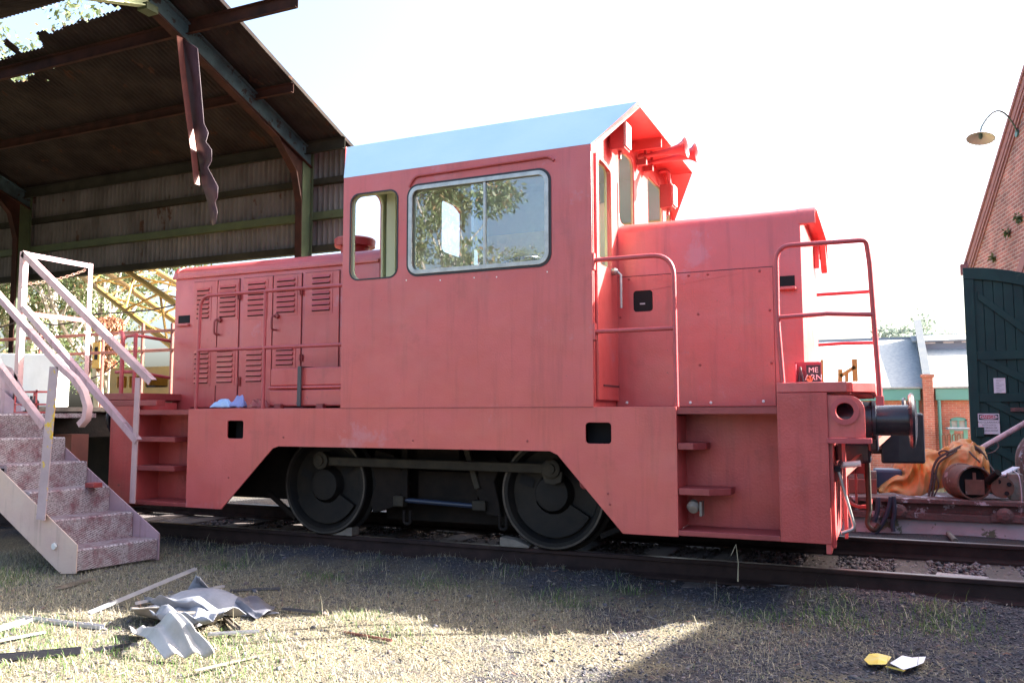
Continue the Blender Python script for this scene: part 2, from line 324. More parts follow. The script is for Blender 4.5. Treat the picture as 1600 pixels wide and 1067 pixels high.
def plate(name, outer, holes, org, u, v, th, m, parent=None, bevel=0, smooth=False):
    """flat plate with holes, u x v frame at org, thickness th along u x v (centred)"""
    cu = bpy.data.curves.new('tmp', 'CURVE'); cu.dimensions = '2D'; cu.fill_mode = 'BOTH'; cu.extrude = abs(th)/2
    for poly in [outer]+list(holes):
        sp = cu.splines.new('POLY'); sp.points.add(len(poly)-1); sp.use_cyclic_u = True
        for i, (a, b) in enumerate(poly): sp.points[i].co = (a, b, 0, 1)
    ob = bpy.data.objects.new('tmp', cu); me = bpy.data.meshes.new_from_object(ob); bpy.data.objects.remove(ob); bpy.data.curves.remove(cu)
    u, v = Vector(u).normalized(), Vector(v).normalized(); n = u.cross(v); org = Vector(org)+n*(th/2 if th < 0 else th/2)
    T = Matrix((( u.x, v.x, n.x, org.x), (u.y, v.y, n.y, org.y), (u.z, v.z, n.z, org.z), (0, 0, 0, 1)))
    import bmesh
    b = bmesh.new(); b.from_mesh(me); bmesh.ops.remove_doubles(b, verts=b.verts, dist=1e-5); b.to_mesh(me); b.free()
    me.transform(T); me.name = name; me.materials.clear(); me.materials.append(m)
    return link(name, me, parent, smooth, bevel)

def rrect(a0, a1, b0, b1, r, n=6):
    pts = []
    for cx, cy, s in ((a1-r, b1-r, 0), (a0+r, b1-r, 1), (a0+r, b0+r, 2), (a1-r, b0+r, 3)):
        for k in range(n+1):
            q = (s+k/n)*math.pi/2; pts.append((cx+r*math.cos(q), cy+r*math.sin(q)))
    return pts
def circ(cx, cy, r, n=28): return [(cx+r*math.cos(2*math.pi*k/n), cy+r*math.sin(2*math.pi*k/n)) for k in range(n)]

def empty(name, loc, label=None, cat=None, group=None, rz=0):
    o = bpy.data.objects.new(name, None); COL.objects.link(o); o.location = loc; o.rotation_euler = (0, 0, rz); o.empty_display_size = .2
    return tag(o, label, cat, group)
def tag(o, label=None, cat=None, group=None, kind=None):
    if label: o['label'] = label
    if cat: o['category'] = cat
    if group: o['group'] = group
    if kind: o['kind'] = kind
    return o
def copy_tree(o, parent=None):
    c = o.copy(); COL.objects.link(c)
    if parent is not None: c.parent = parent
    for ch in list(o.children): copy_tree(ch, c)
    return c
def arc(c, r, a0, a1, e1, e2, n=8):
    c, e1, e2 = Vector(c), Vector(e1), Vector(e2)
    return [c+(e1*math.cos(R(a0+(a1-a0)*k/n))+e2*math.sin(R(a0+(a1-a0)*k/n)))*r for k in range(n+1)]
def fillet(pts, r, n=6):
    """round the inner corners of a 3-D polyline"""
    pts = [Vector(p) for p in pts]; out = [pts[0]]
    for i in range(1, len(pts)-1):
        a, b, c = pts[i-1], pts[i], pts[i+1]; d1 = (a-b).normalized(); d2 = (c-b).normalized(); rr = min(r, (a-b).length*.49, (c-b).length*.49)
        p, q = b+d1*rr, b+d2*rr
        for k in range(n+1):
            t = k/n; out.append(p*(1-t)**2+b*2*t*(1-t)+q*t*t)
    out.append(pts[-1]); return out
def text(name, s, size, org, u, v, m, parent, ext=.001, align='CENTER'):
    cu = bpy.data.curves.new('t', 'FONT'); cu.body = s; cu.size = size; cu.extrude = ext; cu.align_x = align; cu.align_y = 'CENTER'
    ob = bpy.data.objects.new('t', cu); me = bpy.data.meshes.new_from_object(ob); bpy.data.objects.remove(ob)
    u, v = Vector(u).normalized(), Vector(v).normalized(); n = u.cross(v); org = Vector(org)
    me.transform(Matrix(((u.x, v.x, n.x, org.x), (u.y, v.y, n.y, org.y), (u.z, v.z, n.z, org.z), (0, 0, 0, 1))))
    me.materials.clear(); me.materials.append(m); return link(name, me, parent)

# ================================================================== GROUND
GZ = -.2
def sstep(a, b, x):
    t = np.clip((x-a)/(b-a), 0, 1); return t*t*(3-2*t)
_k = rng.normal(0, 1, (24, 2)); _ph = rng.uniform(0, 6.28, 24); _kf = rng.uniform(.5, 5, 24)
_kd = _k/np.linalg.norm(_k, axis=1)[:, None]
def gnoise(x, y):
    s = 0
    for i in range(24): s = s+np.sin((_kd[i, 0]*x+_kd[i, 1]*y)*_kf[i]*1.7+_ph[i])/(_kf[i]+.7)
    return s
def gz(x, y):
    x = np.asarray(x, float); y = np.asarray(y, float)
    near = 1-sstep(8, 16, np.hypot(x+2, y-4))
    z = GZ+.007*gnoise(x, y)*near
    z = z+(.075+.012*gnoise(x*3, y*3))*np.exp(-((y-5.95)/.28)**2)       # slight shoulder of ash against the rail
    z = z-1.3*sstep(14, 26, y)*sstep(-8, -2, x)
    z = z-.5*sstep(16, 30, y)*(1-sstep(-8, -2, x))
    return z
def axis(a0, a1, step, far0, far1):
    mid = np.arange(a0, a1, step); lo = [a0-step]; hi = [a1]
    g = step
    while lo[-1] > far0: g *= 1.18; lo.append(lo[-1]-g)
    g = step
    while hi[-1] < far1: g *= 1.18; hi.append(hi[-1]+g)
    return np.concatenate([lo[::-1], mid, hi])
def grid_obj(name, xs, ys, zf, m):
    X, Y = np.meshgrid(xs, ys); Z = zf(X, Y); v = np.stack([X, Y, Z], -1).reshape(-1, 3); nx, ny = len(xs), len(ys)
    i = np.arange((nx-1)*(ny-1)); r = i//(nx-1); c = i % (nx-1); a = r*nx+c
    return raw_mesh(name, v, np.stack([a, a+1, a+nx+1, a+nx], 1), m, smooth=True)
def raw_mesh(name, v, quads, mats, mi=None, smooth=False, tris=False):
    me = bpy.data.meshes.new(name); k = 3 if tris else 4; n = len(quads)
    me.vertices.add(len(v)); me.vertices.foreach_set('co', np.asarray(v, np.float32).ravel())
    me.loops.add(n*k); me.loops.foreach_set('vertex_index', np.asarray(quads, np.int32).ravel())
    me.polygons.add(n); me.polygons.foreach_set('loop_start', np.arange(0, n*k, k, dtype=np.int32)); me.polygons.foreach_set('loop_total', np.full(n, k, np.int32))
    if smooth: me.polygons.foreach_set('use_smooth', np.ones(n, bool))
    for mm in (mats if isinstance(mats, (list, tuple)) else [mats]): me.materials.append(mm)
    if mi is not None: me.polygons.foreach_set('material_index', np.asarray(mi, np.int32))
    me.update(calc_edges=True); o = bpy.data.objects.new(name, me); COL.objects.link(o); return o

def groundmat():
    m = mat('cinder_and_dry_grass_ground', (.06, .06, .07), rough=.95, spec=.2); n = m.node_tree.nodes; l = m.node_tree.links; b = n['Principled BSDF']
    tc = n.new('ShaderNodeTexCoord'); V = tc.outputs['Object']; sp = n.new('ShaderNodeSeparateXYZ'); l.new(V, sp.inputs[0])
    def nz(s, d=6, r=.6):
        t = n.new('ShaderNodeTexNoise'); t.inputs['Scale'].default_value = s; t.inputs['Detail'].default_value = d; t.inputs['Roughness'].default_value = r; l.new(V, t.inputs[0]); return t.outputs[0]
    def mr(src, a, b_, c=0, d=1):
        r = n.new('ShaderNodeMapRange'); r.inputs[1].default_value = a; r.inputs[2].default_value = b_; r.inputs[3].default_value = c; r.inputs[4].default_value = d; l.new(src, r.inputs[0]); return r.outputs[0]
    def mth(op, a, b_):
        r = n.new('ShaderNodeMath'); r.operation = op
        for i, q in enumerate((a, b_)):
            if isinstance(q, (int, float)): r.inputs[i].default_value = q
            else: l.new(q, r.inputs[i])
        return r.outputs[0]
    def mixc(f, A_, B_):
        x = n.new('ShaderNodeMix'); x.data_type = 'RGBA'; l.new(f, x.inputs[0])
        for s, v in ((6, A_), (7, B_)):
            if isinstance(v, tuple): x.inputs[s].default_value = (*v, 1)
            else: l.new(v, x.inputs[s])
        return x.outputs[2]
    vo = n.new('ShaderNodeTexVoronoi'); vo.inputs['Scale'].default_value = 55; l.new(V, vo.inputs[0])
    cind = mixc(mr(nz(90, 3), .35, .65), (.018, .018, .024), (.070, .067, .078))
    cind = mixc(mr(nz(2.5), .5, .68), cind, (.065, .048, .040))
    straw = mixc(mr(nz(70, 4), .3, .7), (.055, .046, .034), (.20, .17, .115))
    # straw share falls off towards the right of the yard and against the rails
    g = mth('ADD', mr(sp.outputs[0], -2.6, .6, .75, .05), mth('MULTIPLY', mth('SUBTRACT', nz(1.6, 8), .5), 2.6))
    g = mth('MULTIPLY', g, mr(sp.outputs[1], 5.2, 5.9, 1, .25))
    c = mixc(mr(g, .25, .6), cind, straw)
    far = mr(sp.outputs[1], 9, 16); c = mixc(far, c, (.22, .20, .11))
    l.new(c, b.inputs['Base Color'])
    bp = n.new('ShaderNodeBump'); bp.inputs['Strength'].default_value = .9; bp.inputs['Distance'].default_value = .02
    h = mth('ADD', mth('MULTIPLY', vo.outputs[0], .7), nz(40, 6)); l.new(h, bp.inputs['Height']); l.new(bp.outputs[0], b.inputs['Normal'])
    return m
M['ground'] = groundmat()
g = grid_obj('ground', axis(-8, 2.5, .05, -420, 420), axis(2.2, 7, .05, -380, 420), gz, M['ground']); tag(g, kind='structure')

# ------------------------------------------------------------------ track
YR1, YR2 = 6.11, 7.71
def rail(y, name, lab):
    prof = [(-.07, -.15), (.07, -.15), (.07, -.135), (.012, -.115), (.012, -.035), (.034, -.028), (.034, -.005), (.026, 0), (-.026, 0), (-.034, -.005), (-.034, -.028), (-.012, -.035), (-.012, -.115), (-.07, -.135)]
    b = MB(); b.prism(prof, (-26, y, 0), (0, 1, 0), (0, 0, 1), (46, 0, 0)); b.m = [1 if i == 2+7 else 0 for i in range(len(b.f))]
    o = b.build(name, [M['rail'], M['railtop']]); tag(o, lab, 'rail', 'rails of the locomotive track'); return o
rail(YR1, 'rail', 'near rusty rail under the red locomotive, in front of the ballast strip')
rail(YR2, 'rail', 'far rusty rail under the red locomotive, beside the stained low wall')
b = None
k = 0
for i, x in enumerate(np.arange(-12.4, 2.8, .66)):
    b = MB(); dx = rng.uniform(-.03, .03); b.box(x-.12+dx, x+.12+dx, 5.88, 8.3, -.30, -.153)
    o = b.build('sleeper', M['sleeper'], bevel=.012)
    tag(o, 'weathered timber sleeper across the locomotive track', 'sleeper', 'sleepers under the locomotive track')

def scatter(name, n, area, size, mats, weights, zoff=0, mask=None, flat=.6, kind='stuff'):
    """little angular stones as one pile of loose stuff"""
    x = rng.uniform(area[0], area[1], n); y = rng.uniform(area[2], area[3], n)
    if mask is not None:
        k = mask(x, y) > rng.uniform(0, 1, n); x = x[k]; y = y[k]; n = len(x)
    base = np.array([(1, 0, 0), (-1, 0, 0), (0, 1, 0), (0, -1, 0), (0, 0, 1), (0, 0, -1)], float)
    tri = np.array([(0, 2, 4), (2, 1, 4), (1, 3, 4), (3, 0, 4), (2, 0, 5), (1, 2, 5), (3, 1, 5), (0, 3, 5)])
    s = rng.uniform(size[0], size[1], n)*rng.uniform(.6, 1.2, n)
    v = base[None]*rng.uniform(.6, 1.3, (n, 6, 1)); v[:, :, 2] *= flat
    v += rng.normal(0, .15, v.shape)
    a = rng.uniform(0, 6.28, n); ca, sa = np.cos(a), np.sin(a); t = rng.uniform(-.5, .5, n); ct, st = np.cos(t), np.sin(t)
    X = v[:, :, 0]*ca[:, None]-v[:, :, 1]*sa[:, None]; Y = v[:, :, 0]*sa[:, None]+v[:, :, 1]*ca[:, None]; Z = v[:, :, 2]
    Z2 = Z*ct[:, None]+X*st[:, None]; X2 = X*ct[:, None]-Z*st[:, None]
    zz = (gz(x, y) if zoff is None else np.full(n, zoff))+s*.15
    V = np.stack([X2*s[:, None]+x[:, None], Y*s[:, None]+y[:, None], Z2*s[:, None]+zz[:, None]], -1).reshape(-1, 3)
    F = (tri[None]+np.arange(n)[:, None, None]*6).reshape(-1, 3)
    mi = np.repeat(rng.choice(len(mats), n, p=weights), 8)
    o = raw_mesh(name, V, F, mats, mi, tris=True); tag(o, kind=kind); return o
scatter('ballast_stones', 26000, (-7, 3.2, 6.0, 8.35), (.012, .028), [M['balA'], M['balB'], M['gravA']], [.5, .35, .15], zoff=-.165, mask=lambda x, y: np.where((y < 6.0), .0, .9)*np.where(x < -1.2, .25, 1))['label'] = 'grey brown ballast stones between the rails'
bed = MB().box(-26, 20, 6.06, 8.4, -.4, -.172).build('track_bed', mat('ballast_bed', (.12, .10, .10), (.06, .05, .05), 30, .95, bump=1, bscale=60, bdist=.03)); tag(bed, kind='structure')
scatter('cinder_gravel', 80000, (-6.5, 3.0, 2.7, 6.07), (.004, .012), [M['gravA'], M['gravB'], M['balA'], M['balB']], [.55, .28, .09, .08], zoff=None,
        mask=lambda x, y: .12+.88*sstep(-2.4, -.5, x+.4*gnoise(x, y)*.5))['label'] = 'dark cinder gravel on the yard floor'
scatter('loose_stones', 260, (-5, 2.5, 3.0, 6.0), (.012, .028), [M['gravB'], M['balB']], [.6, .4], zoff=None)['label'] = 'loose grey stones lying on the yard'

def blades(name, n, area, h, wd, mats, weights, mask, lay=.5, label=''):
    x = rng.uniform(area[0], area[1], n); y = rng.uniform(area[2], area[3], n)
    k = mask(x, y) > rng.uniform(0, 1, n); x = x[k]; y = y[k]; n = len(x)
    H_ = rng.uniform(h[0], h[1], n); a = rng.uniform(0, 6.28, n); le = rng.beta(1.5, 1.5, n)*2*lay  # lean fraction
    le = np.clip(le, 0, 1.5); dx, dy = np.cos(a), np.sin(a); px, py = -dy, dx
    ww = rng.uniform(wd[0], wd[1], n); z = gz(x, y)+.0
    V = np.zeros((n, 5, 3)); cz, sz = np.cos(le), np.sin(le); cz2, sz2 = np.cos(np.minimum(le*1.6+.2, 1.7)), np.sin(np.minimum(le*1.6+.2, 1.7))
    for j, s in ((0, -1), (1, 1)): V[:, j] = np.stack([x+px*ww*s, y+py*ww*s, z], -1)
    mx, my, mz = x+dx*sz*H_*.5, y+dy*sz*H_*.5, z+cz*H_*.5
    for j, s in ((3, -1), (2, 1)): V[:, j] = np.stack([mx+px*ww*s*.8, my+py*ww*s*.8, mz], -1)
    V[:, 4] = np.stack([mx+dx*sz2*H_*.5, my+dy*sz2*H_*.5, mz+cz2*H_*.5], -1)
    o5 = np.arange(n)*5; F = np.concatenate([np.stack([o5, o5+1, o5+2], 1), np.stack([o5, o5+2, o5+3], 1), np.stack([o5+3, o5+2, o5+4], 1)])
    mi = rng.choice(len(mats), n, p=weights)
    o = raw_mesh(name, V.reshape(-1, 3), F, mats, np.tile(mi, 3), tris=True); tag(o, label, kind='stuff'); return o
def m_straw(x, y):
    g = gnoise(x*1.3+4, y*1.3)*.5
    return np.clip((.80-sstep(-2.8, -.3, x)*.75+.40*g)*(1-sstep(4.9, 5.5, y)*.75), .02, 1)
blades('dry_grass', 250000, (-7.5, 2.2, 2.7, 6.05), (.012, .055), (.0007, .0015), [M['straw'], M['straw2'], M['grass']], [.56, .40, .04], m_straw, 1.05, 'short dry straw coloured grass over the yard')
gx = [(-.35, 5.7, .22), (.25, 5.72, .2), (-1.6, 5.7, .16), (-6.3, 4.3, .35), (-3.35, 3.55, .35), (-4.6, 3.35, .3), (-2.55, 4.1, .22), (-2.95, 3.2, .4), (-1.05, 3.6, .16), (-.25, 5.45, .22), (.3, 5.5, .26), (-.75, 5.42, .2), (-6.4, 4.2, .4), (-6.0, 3.9, .3), (-3.0, 5.4, .22), (-2.1, 5.45, .2), (-3.9, 5.3, .18), (-3.0, 4.35, .2), (-1.9, 5.25, .15), (-4.9, 5.3, .22), (1.2, 5.2, .2), (.9, 4.0, .3), (-.9, 3.2, .3), (-3.9, 3.1, .4)]
def m_green(x, y):
    s = 0
    for a, c, r in gx: s = s+np.exp(-((x-a)**2+((y-c)*1.3)**2)/r**2)
    return np.clip(s**1.3*.7, 0, 1)
blades('green_grass', 120000, (-7.5, 2.2, 2.7, 5.9), (.02, .065), (.001, .0022), [M['grass'], M['straw']], [.8, .2], m_green, .5, 'small green grass patches in the dry yard')
blades('matted_straw', 9000, (-7.0, 1.8, 2.7, 5.6), (.06, .20), (.0006, .0013), [M['straw'], M['straw2'], M['brownred']], [.5, .44, .06], lambda x, y: np.clip(m_straw(x, y)+.12, 0, 1), 1.9, 'long matted straw stalks lying over the yard')
def m_tall(x, y):
    s = 0
    for a, c, r in [(-6.25, 4.35, .26), (-6.7, 4.5, .34), (-4.85, 5.6, .14), (-3.75, 5.65, .13), (-.35, 5.68, .18), (.25, 5.72, .16), (-2.6, 5.7, .12), (-1.0, 5.6, .09), (-6.1, 4.0, .26), (-5.4, 5.6, .2), (-3.2, 5.5, .1), (-1.7, 5.72, .1)]: s = s+np.exp(-((x-a)**2+(y-c)**2)/r**2)
    return np.clip(s, 0, 1)*.6
blades('tall_grass', 42000, (-7.5, 1, 3.5, 5.9), (.04, .15), (.0008, .0018), [M['straw'], M['straw2'], M['grass']], [.35, .3, .35], m_tall, .7, 'taller grass tufts beside the steps and rail')

# ================================================================== LOCOMOTIVE
YN, YH, YC, YHF, YF = 5.6, 6.15, 6.9, 7.65, 8.2
XC0, XC1 = -4.0, -1.855
ZF = 1.09
loco = empty('shunting_locomotive', (-3.4, YC, 0), 'red four wheeled diesel shunting locomotive with a pale blue cab roof edge', 'locomotive')
X3, Z3, Y3 = (1, 0, 0), (0, 0, 1), (0, 1, 0)
def LP(x, y, Y=YN): q = P(x, y, Y=Y); return (q[0], q[2])
def box_of(px, Y=YN):
    """(x0,x1,y0,y1) photo box on a side plane -> X0,X1,Z0,Z1"""
    x0, x1, y0, y1 = px; a = LP(x0, (y0+y1)/2, Y)[0]; b_ = LP(x1, (y0+y1)/2, Y)[0]; t = LP((x0+x1)/2, y0, Y)[1]; u = LP((x0+x1)/2, y1, Y)[1]
    return a, b_, u, t

# skirts (side frames)
sk = [(-5.62, ZF), (-5.62, .232), (-5.215, .232), (-4.68, .755), (-4.62, .776), (-2.19, .776), (-2.13, .75), (-1.655, .224), (-1.272, .224), (-1.272, ZF)]
h1 = rrect(*box_of((355, 380, 657, 685)), .02); h2 = rrect(*box_of((915, 955, 660, 693)), .025)
plate('side_skirt', sk, [h1, h2], (0, YN, 0), X3, Z3, -.014, M['red'], loco, bevel=.003)
plate('side_skirt', sk, [h1, h2], (0, YF-.014, 0), X3, Z3, -.014, M['red'], loco)
# pockets behind the cut-outs
for h in ((355, 380, 657, 685), (915, 955, 660, 693)):
    a, c, z0, z1 = box_of(h); b = MB(); b.box(a-.03, c+.03, YN+.14, YN+.15, z0-.03, z1+.03)
    b.lathe([(0, .0), (0, .045), (.10, .045), (.10, 0)], ((a+c)/2+.04, YN+.135, z0+.045), (0, 1, 0), 20); b.build('skirt_pocket', M['void'], loco)
# bolts on skirt
def bolts(name, pts, Y, r, m, parent, side=-1):
    b = MB()
    for x, z in pts: b.lathe([(0, r), (r*.45, r*.85), (r*.6, r*.3), (r*.62, 0)], (x, Y, z), (0, side, 0), 10)
    return b.build(name, m, parent, smooth=True)
bolts('skirt_bolts', [LP(*q) for q in ((443, 683), (645, 688), (824, 689), (950, 771), (953, 788), (357, 746))], YN, .009, M['red_dark'], loco)
# footplate deck
MB().box(-6.27, -.62, YN+.015, YF-.015, ZF-.05, ZF-.006).build('footplate', M['red_dark'], loco)

# end steps (recess + end plate) at both ends
def end_bay(s, xs, xe, xo, side):
    """s=+1 right end; xs skirt edge, xe inner edge of end plate, xo outer edge"""
    yo = YN if side < 0 else YF; d = 1 if side < 0 else -1
    zb, zt = .232, 1.172
    a, c = min(xe, xo), max(xe, xo)
    b = MB(); b.box(a, c, *sorted((yo, yo+d*.012)), zb, zt)
    b.build('end_plate', M['red_rough'], loco, bevel=.004)
    MB().box(*( (xe, xe+.012*s) if s > 0 else (xe-.012, xe)), *sorted((yo+d*.013, yo+d*.50)), zb, zt-.02).build('end_plate_cheek', M['red'], loco)
    # recess back, floor
    MB().box(min(xs, xe), max(xs, xe), *sorted((yo+d*.30, yo+d*.315)), zb, ZF-.006).build('step_back_panel', M['red_rough'], loco)
    MB().box(min(xs, xe), max(xs, xe), *sorted((yo+d*.002, yo+d*.30)), zb, zb+.035).build('bottom_step', M['red_dark'], loco, bevel=.004)
    MB().box(*( (xs-.012, xs) if s > 0 else (xs, xs+.012)), *sorted((yo+d*.016, yo+d*.30)), zb+.035, ZF-.06).build('skirt_cheek', M['red'], loco)
end_bay(1, -1.272, -.62, -.315, -1); end_bay(1, -1.272, -.62, -.315, 1)
end_bay(-1, -5.62, -6.27, -6.575, -1); end_bay(-1, -5.62, -6.27, -6.575, 1)
# small chamfered treads at the right end, hung on the skirt cheek
for z, L in ((.80, .17), (.50, .33)):
    poly = [(-1.27, YN+.012), (-1.27+L*.62, YN+.012), (-1.27+L, YN+.012+.10), (-1.27+L, YN+.28), (-1.27, YN+.28)]
    b = MB(); b.prism(poly, (0, 0, z), X3, Y3, (0, 0, .045)); b.build('step_tread', M['red_dark'], loco, bevel=.004)
# pale lamp bracket under the lower tread
b = MB(); b.lathe([(0, .03), (.05, .045), (.08, .03), (.085, 0)], (-1.19, YN+.12, .44), (.1, -.9, -.5), 14); b.box(-1.14, -1.125, YN+.05, YN+.14, .36, .455)
b.build('step_lamp', M['timber'], loco, smooth=True)
# treads at the left end
for z in (.84, .58):
    MB().box(-6.268, -5.80, YN+.03, YN+.295, z-.045, z).build('step_tread', M['red_dark'], loco, bevel=.004)
MB().box(-5.73, -5.66, YN+.29, YN+.30, .44, .49).build('step_label', M['pinkclean'], loco)

# cab side (near) with two window openings
def lerp(a, b_, t): return a+(b_-a)*t
W1 = box_of((548, 621, 301, 435)); W2 = box_of((641, 856, 281, 419))
zr = 2.985
side_out = [(XC0, ZF-.002), (XC1, ZF-.002), (XC1, zr), (XC0, zr)]
ho1 = rrect(W1[0], W1[1], W1[2], W1[3], .075); ho2 = rrect(W2[0]+.012, W2[1]-.012, W2[2]+.012, W2[3]-.012, .06)
plate('cab_side_panel', side_out, [ho1, ho2], (0, YN-.001, 0), X3, Z3, -.012, M['red'], loco, bevel=.003)
plate('cab_side_lining', [(XC0+.03, ZF), (XC1-.03, ZF), (XC1-.03, zr), (XC0+.03, zr)], [rrect(W1[0]+.01, W1[1]-.01, W1[2]+.01, W1[3]-.01, .07), rrect(W2[0]+.03, W2[1]-.03, W2[2]+.03, W2[3]-.03, .05)], (0, YN+.03, 0), X3, Z3, -.02, M['green_int'], loco)
fw2 = rrect(-3.3, -2.2, 2.05, 2.75, .07)
plate('cab_side_panel', side_out, [], (0, YF-.012, 0), X3, Z3, -.012, M['red'], loco)
plate('cab_side_lining', side_out, [], (0, YF-.05, 0), X3, Z3, -.02, M['green_int'], loco)
# seam between cab and skirt
MB().box(XC0, XC1, YN-.0035, YN, ZF-.004, ZF+.003).build('weld_seam', M['red_dark'], loco)
# window 2: frame, panes, divider
fr = plate('cab_window', rrect(W2[0]-.01, W2[1]+.01, W2[2]-.01, W2[3]+.01, .085, 8), [rrect(W2[0]+.022, W2[1]-.022, W2[2]+.022, W2[3]-.022, .055, 8)], (0, YN-.001, 0), X3, Z3, .014, M['chrome'], loco, bevel=.004)
plate('rubber_seal', rrect(W2[0]-.028, W2[1]+.028, W2[2]-.028, W2[3]+.028, .10, 8), [rrect(W2[0]-.008, W2[1]+.008, W2[2]-.008, W2[3]+.008, .084, 8)], (0, YN-.001, 0), X3, Z3, .006, M['rubber'], fr)
xm = LP(757, 345)[0]; xm2 = LP(737, 345)[0]
MB().add([(W2[0]+.01, YN+.018, W2[2]+.01), (xm+.02, YN+.018, W2[2]+.01), (xm+.02, YN+.018, W2[3]-.01), (W2[0]+.01, YN+.018, W2[3]-.01)], [(0, 1, 2, 3)]).build('fixed_pane', M['glass'], fr)
MB().add([(xm2-.01, YN+.008, W2[2]+.01), (W2[1]-.01, YN+.008, W2[2]+.01), (W2[1]-.01, YN+.008, W2[3]-.01), (xm2-.01, YN+.008, W2[3]-.01)], [(0, 1, 2, 3)]).build('sliding_pane', M['glass'], fr)
MB().box(xm-.010, xm+.010, YN-.004, YN+.014, W2[2]+.02, W2[3]-.02).build('divider_bar', M['chrome'], fr)
MB().box(xm2-.006, xm2+.006, YN+.022, YN+.030, W2[2]+.02, W2[3]-.02).build('inner_bar', M['chrome'], fr)
# window 1 rim
plate('small_window_rim', rrect(W1[0]-.008, W1[1]+.008, W1[2]-.008, W1[3]+.008, .082), [rrect(W1[0]+.004, W1[1]-.004, W1[2]+.004, W1[3]-.004, .072)], (0, YN-.001, 0), X3, Z3, .004, M['rubber'], loco)
# rain strip over the window
a = LP(640, 293); c = LP(858, 259); d = LP(862, 265)
MB().tube(fillet([(a[0], YN-.006, a[1]), (a[0]+.05, YN-.012, W2[3]+.09), (c[0], YN-.012, W2[3]+.105), (d[0]+.02, YN-.006, W2[3]+.07)], .05), .011, 8).build('rain_strip', M['red_rail'], loco, smooth=True)
bolts('panel_rivets', [LP(*q) for q in ((635, 438), (688, 438), (741, 434), (776, 433), (855, 425))], YN, .006, M['white'], loco)

# cab end walls
def YZ(x, y, X): q = P(x, y, X=X); return (q[1], q[2])
rp = [(YN+.013, zr), (5.93, 3.345), (7.87, 3.345), (YF-.013, zr)]
def endwall(X, holes, name, th, m):
    return plate(name, [(YN+.013, ZF), rp[0], rp[1], rp[2], rp[3], (YF-.013, ZF)], holes, (X, 0, 0), Y3, Z3, th, m, loco)
def yz_box(x0, x1, y0, y1, X):
    a = P(x0, (y0+y1)/2, X=X)[1]; c = P(x1, (y0+y1)/2, X=X)[1]; t = P(x0, y0, X=X)[2]; u = P(x0, y1, X=X)[2]; return a, c, u, t
A1 = P(931, 300, X=XC1)[1], P(950.5, 300, X=XC1)[1]
zt1 = P(940, 256, X=XC1)[2]; zb1 = P(940, 416, X=XC1)[2]
A2 = P(966.5, 270, X=XC1)[1], P(990.5, 270, X=XC1)[1]; zt2 = P(970, 232, X=XC1)[2]
A3 = P(1012, 300, X=XC1)[1], P(1035, 300, X=XC1)[1]
mir = lambda q: (2*YC-q[1], 2*YC-q[0])
Ho = [rrect(A1[0], A1[1], zb1, zt1, .05), rrect(A2[0], A2[1], 2.56, zt2, .07), rrect(A3[0], A3[1], 2.56, zt2, .07)]
A1m = mir(A1); Ho.append(rrect(A1m[0]+.1, A1m[1], 2.56, zt2, .05))
endwall(XC1, Ho, 'cab_end_wall', -.012, M['red'])
endwall(XC1-.012, Ho, 'cab_end_lining', -.02, M['green_int'])
# left (rear) end wall windows, seen from inside through the side windows
B1r = P(594, 350, X=XC0)[1]; B2 = P(686, 350, X=XC0)[1], P(718, 350, X=XC0)[1]
zB = P(700, 318, X=XC0)[2], P(700, 398, X=XC0)[2]
Hl = [rrect(YN+.09, B1r, 2.0, 2.95, .08), rrect(B2[0], B2[1], zB[1], zB[0], .06)]
B3 = P(737, 400, X=XC0)[1], P(753, 400, X=XC0)[1]
Hl.append(rrect(7.93, 8.10, 2.50, 2.82, .03))
endwall(XC0, Hl, 'cab_end_wall', .012, M['red'])
endwall(XC0+.012, Hl, 'cab_end_lining', .02, M['green_int'])
# cream edge strip at the cab corner
MB().box(XC1+.0005, XC1+.004, YN+.014, YN+.035, 1.12, zr-.02).build('corner_strip', M['red'], loco)
# door leaf on the right end wall
yd = P(962, 400, X=XC1)[1]
plate('cab_door', [(YN+.05, 1.14), (yd-.005, 1.14), (yd-.005, 2.86), (YN+.05, 2.93)], [rrect(A1[0], A1[1], zb1, zt1, .05)], (XC1+.001, 0, 0), Y3, Z3, .022, M['red'], loco, bevel=.004)
dr = [o for o in loco.children if o.name.startswith('cab_door')][0]
b = MB(); q = P(961, 425, X=XC1+.04); q2 = P(961, 482, X=XC1+.04)
b.tube([(q[0]+.02, q[1]-.02, q[2]), (q[0]+.05, q[1]-.02, q[2]-.03), (q2[0]+.05, q[1]-.02, q2[2])], .011, 8); b.lathe([(-.02, .025), (.03, .03), (.05, .015), (.05, 0)], (XC1+.02, q[1]-.02, q[2]), (1, 0, 0), 12)
b.build('door_handle', M['chrome'], dr, smooth=True)
MB().box(XC1+.02, XC1+.028, yd-.012, yd, 1.25, 2.84).box(XC1+.02, XC1+.028, YN+.16, yd-.012, 1.24, 1.252).build('door_edge_strip', M['seam'], dr)

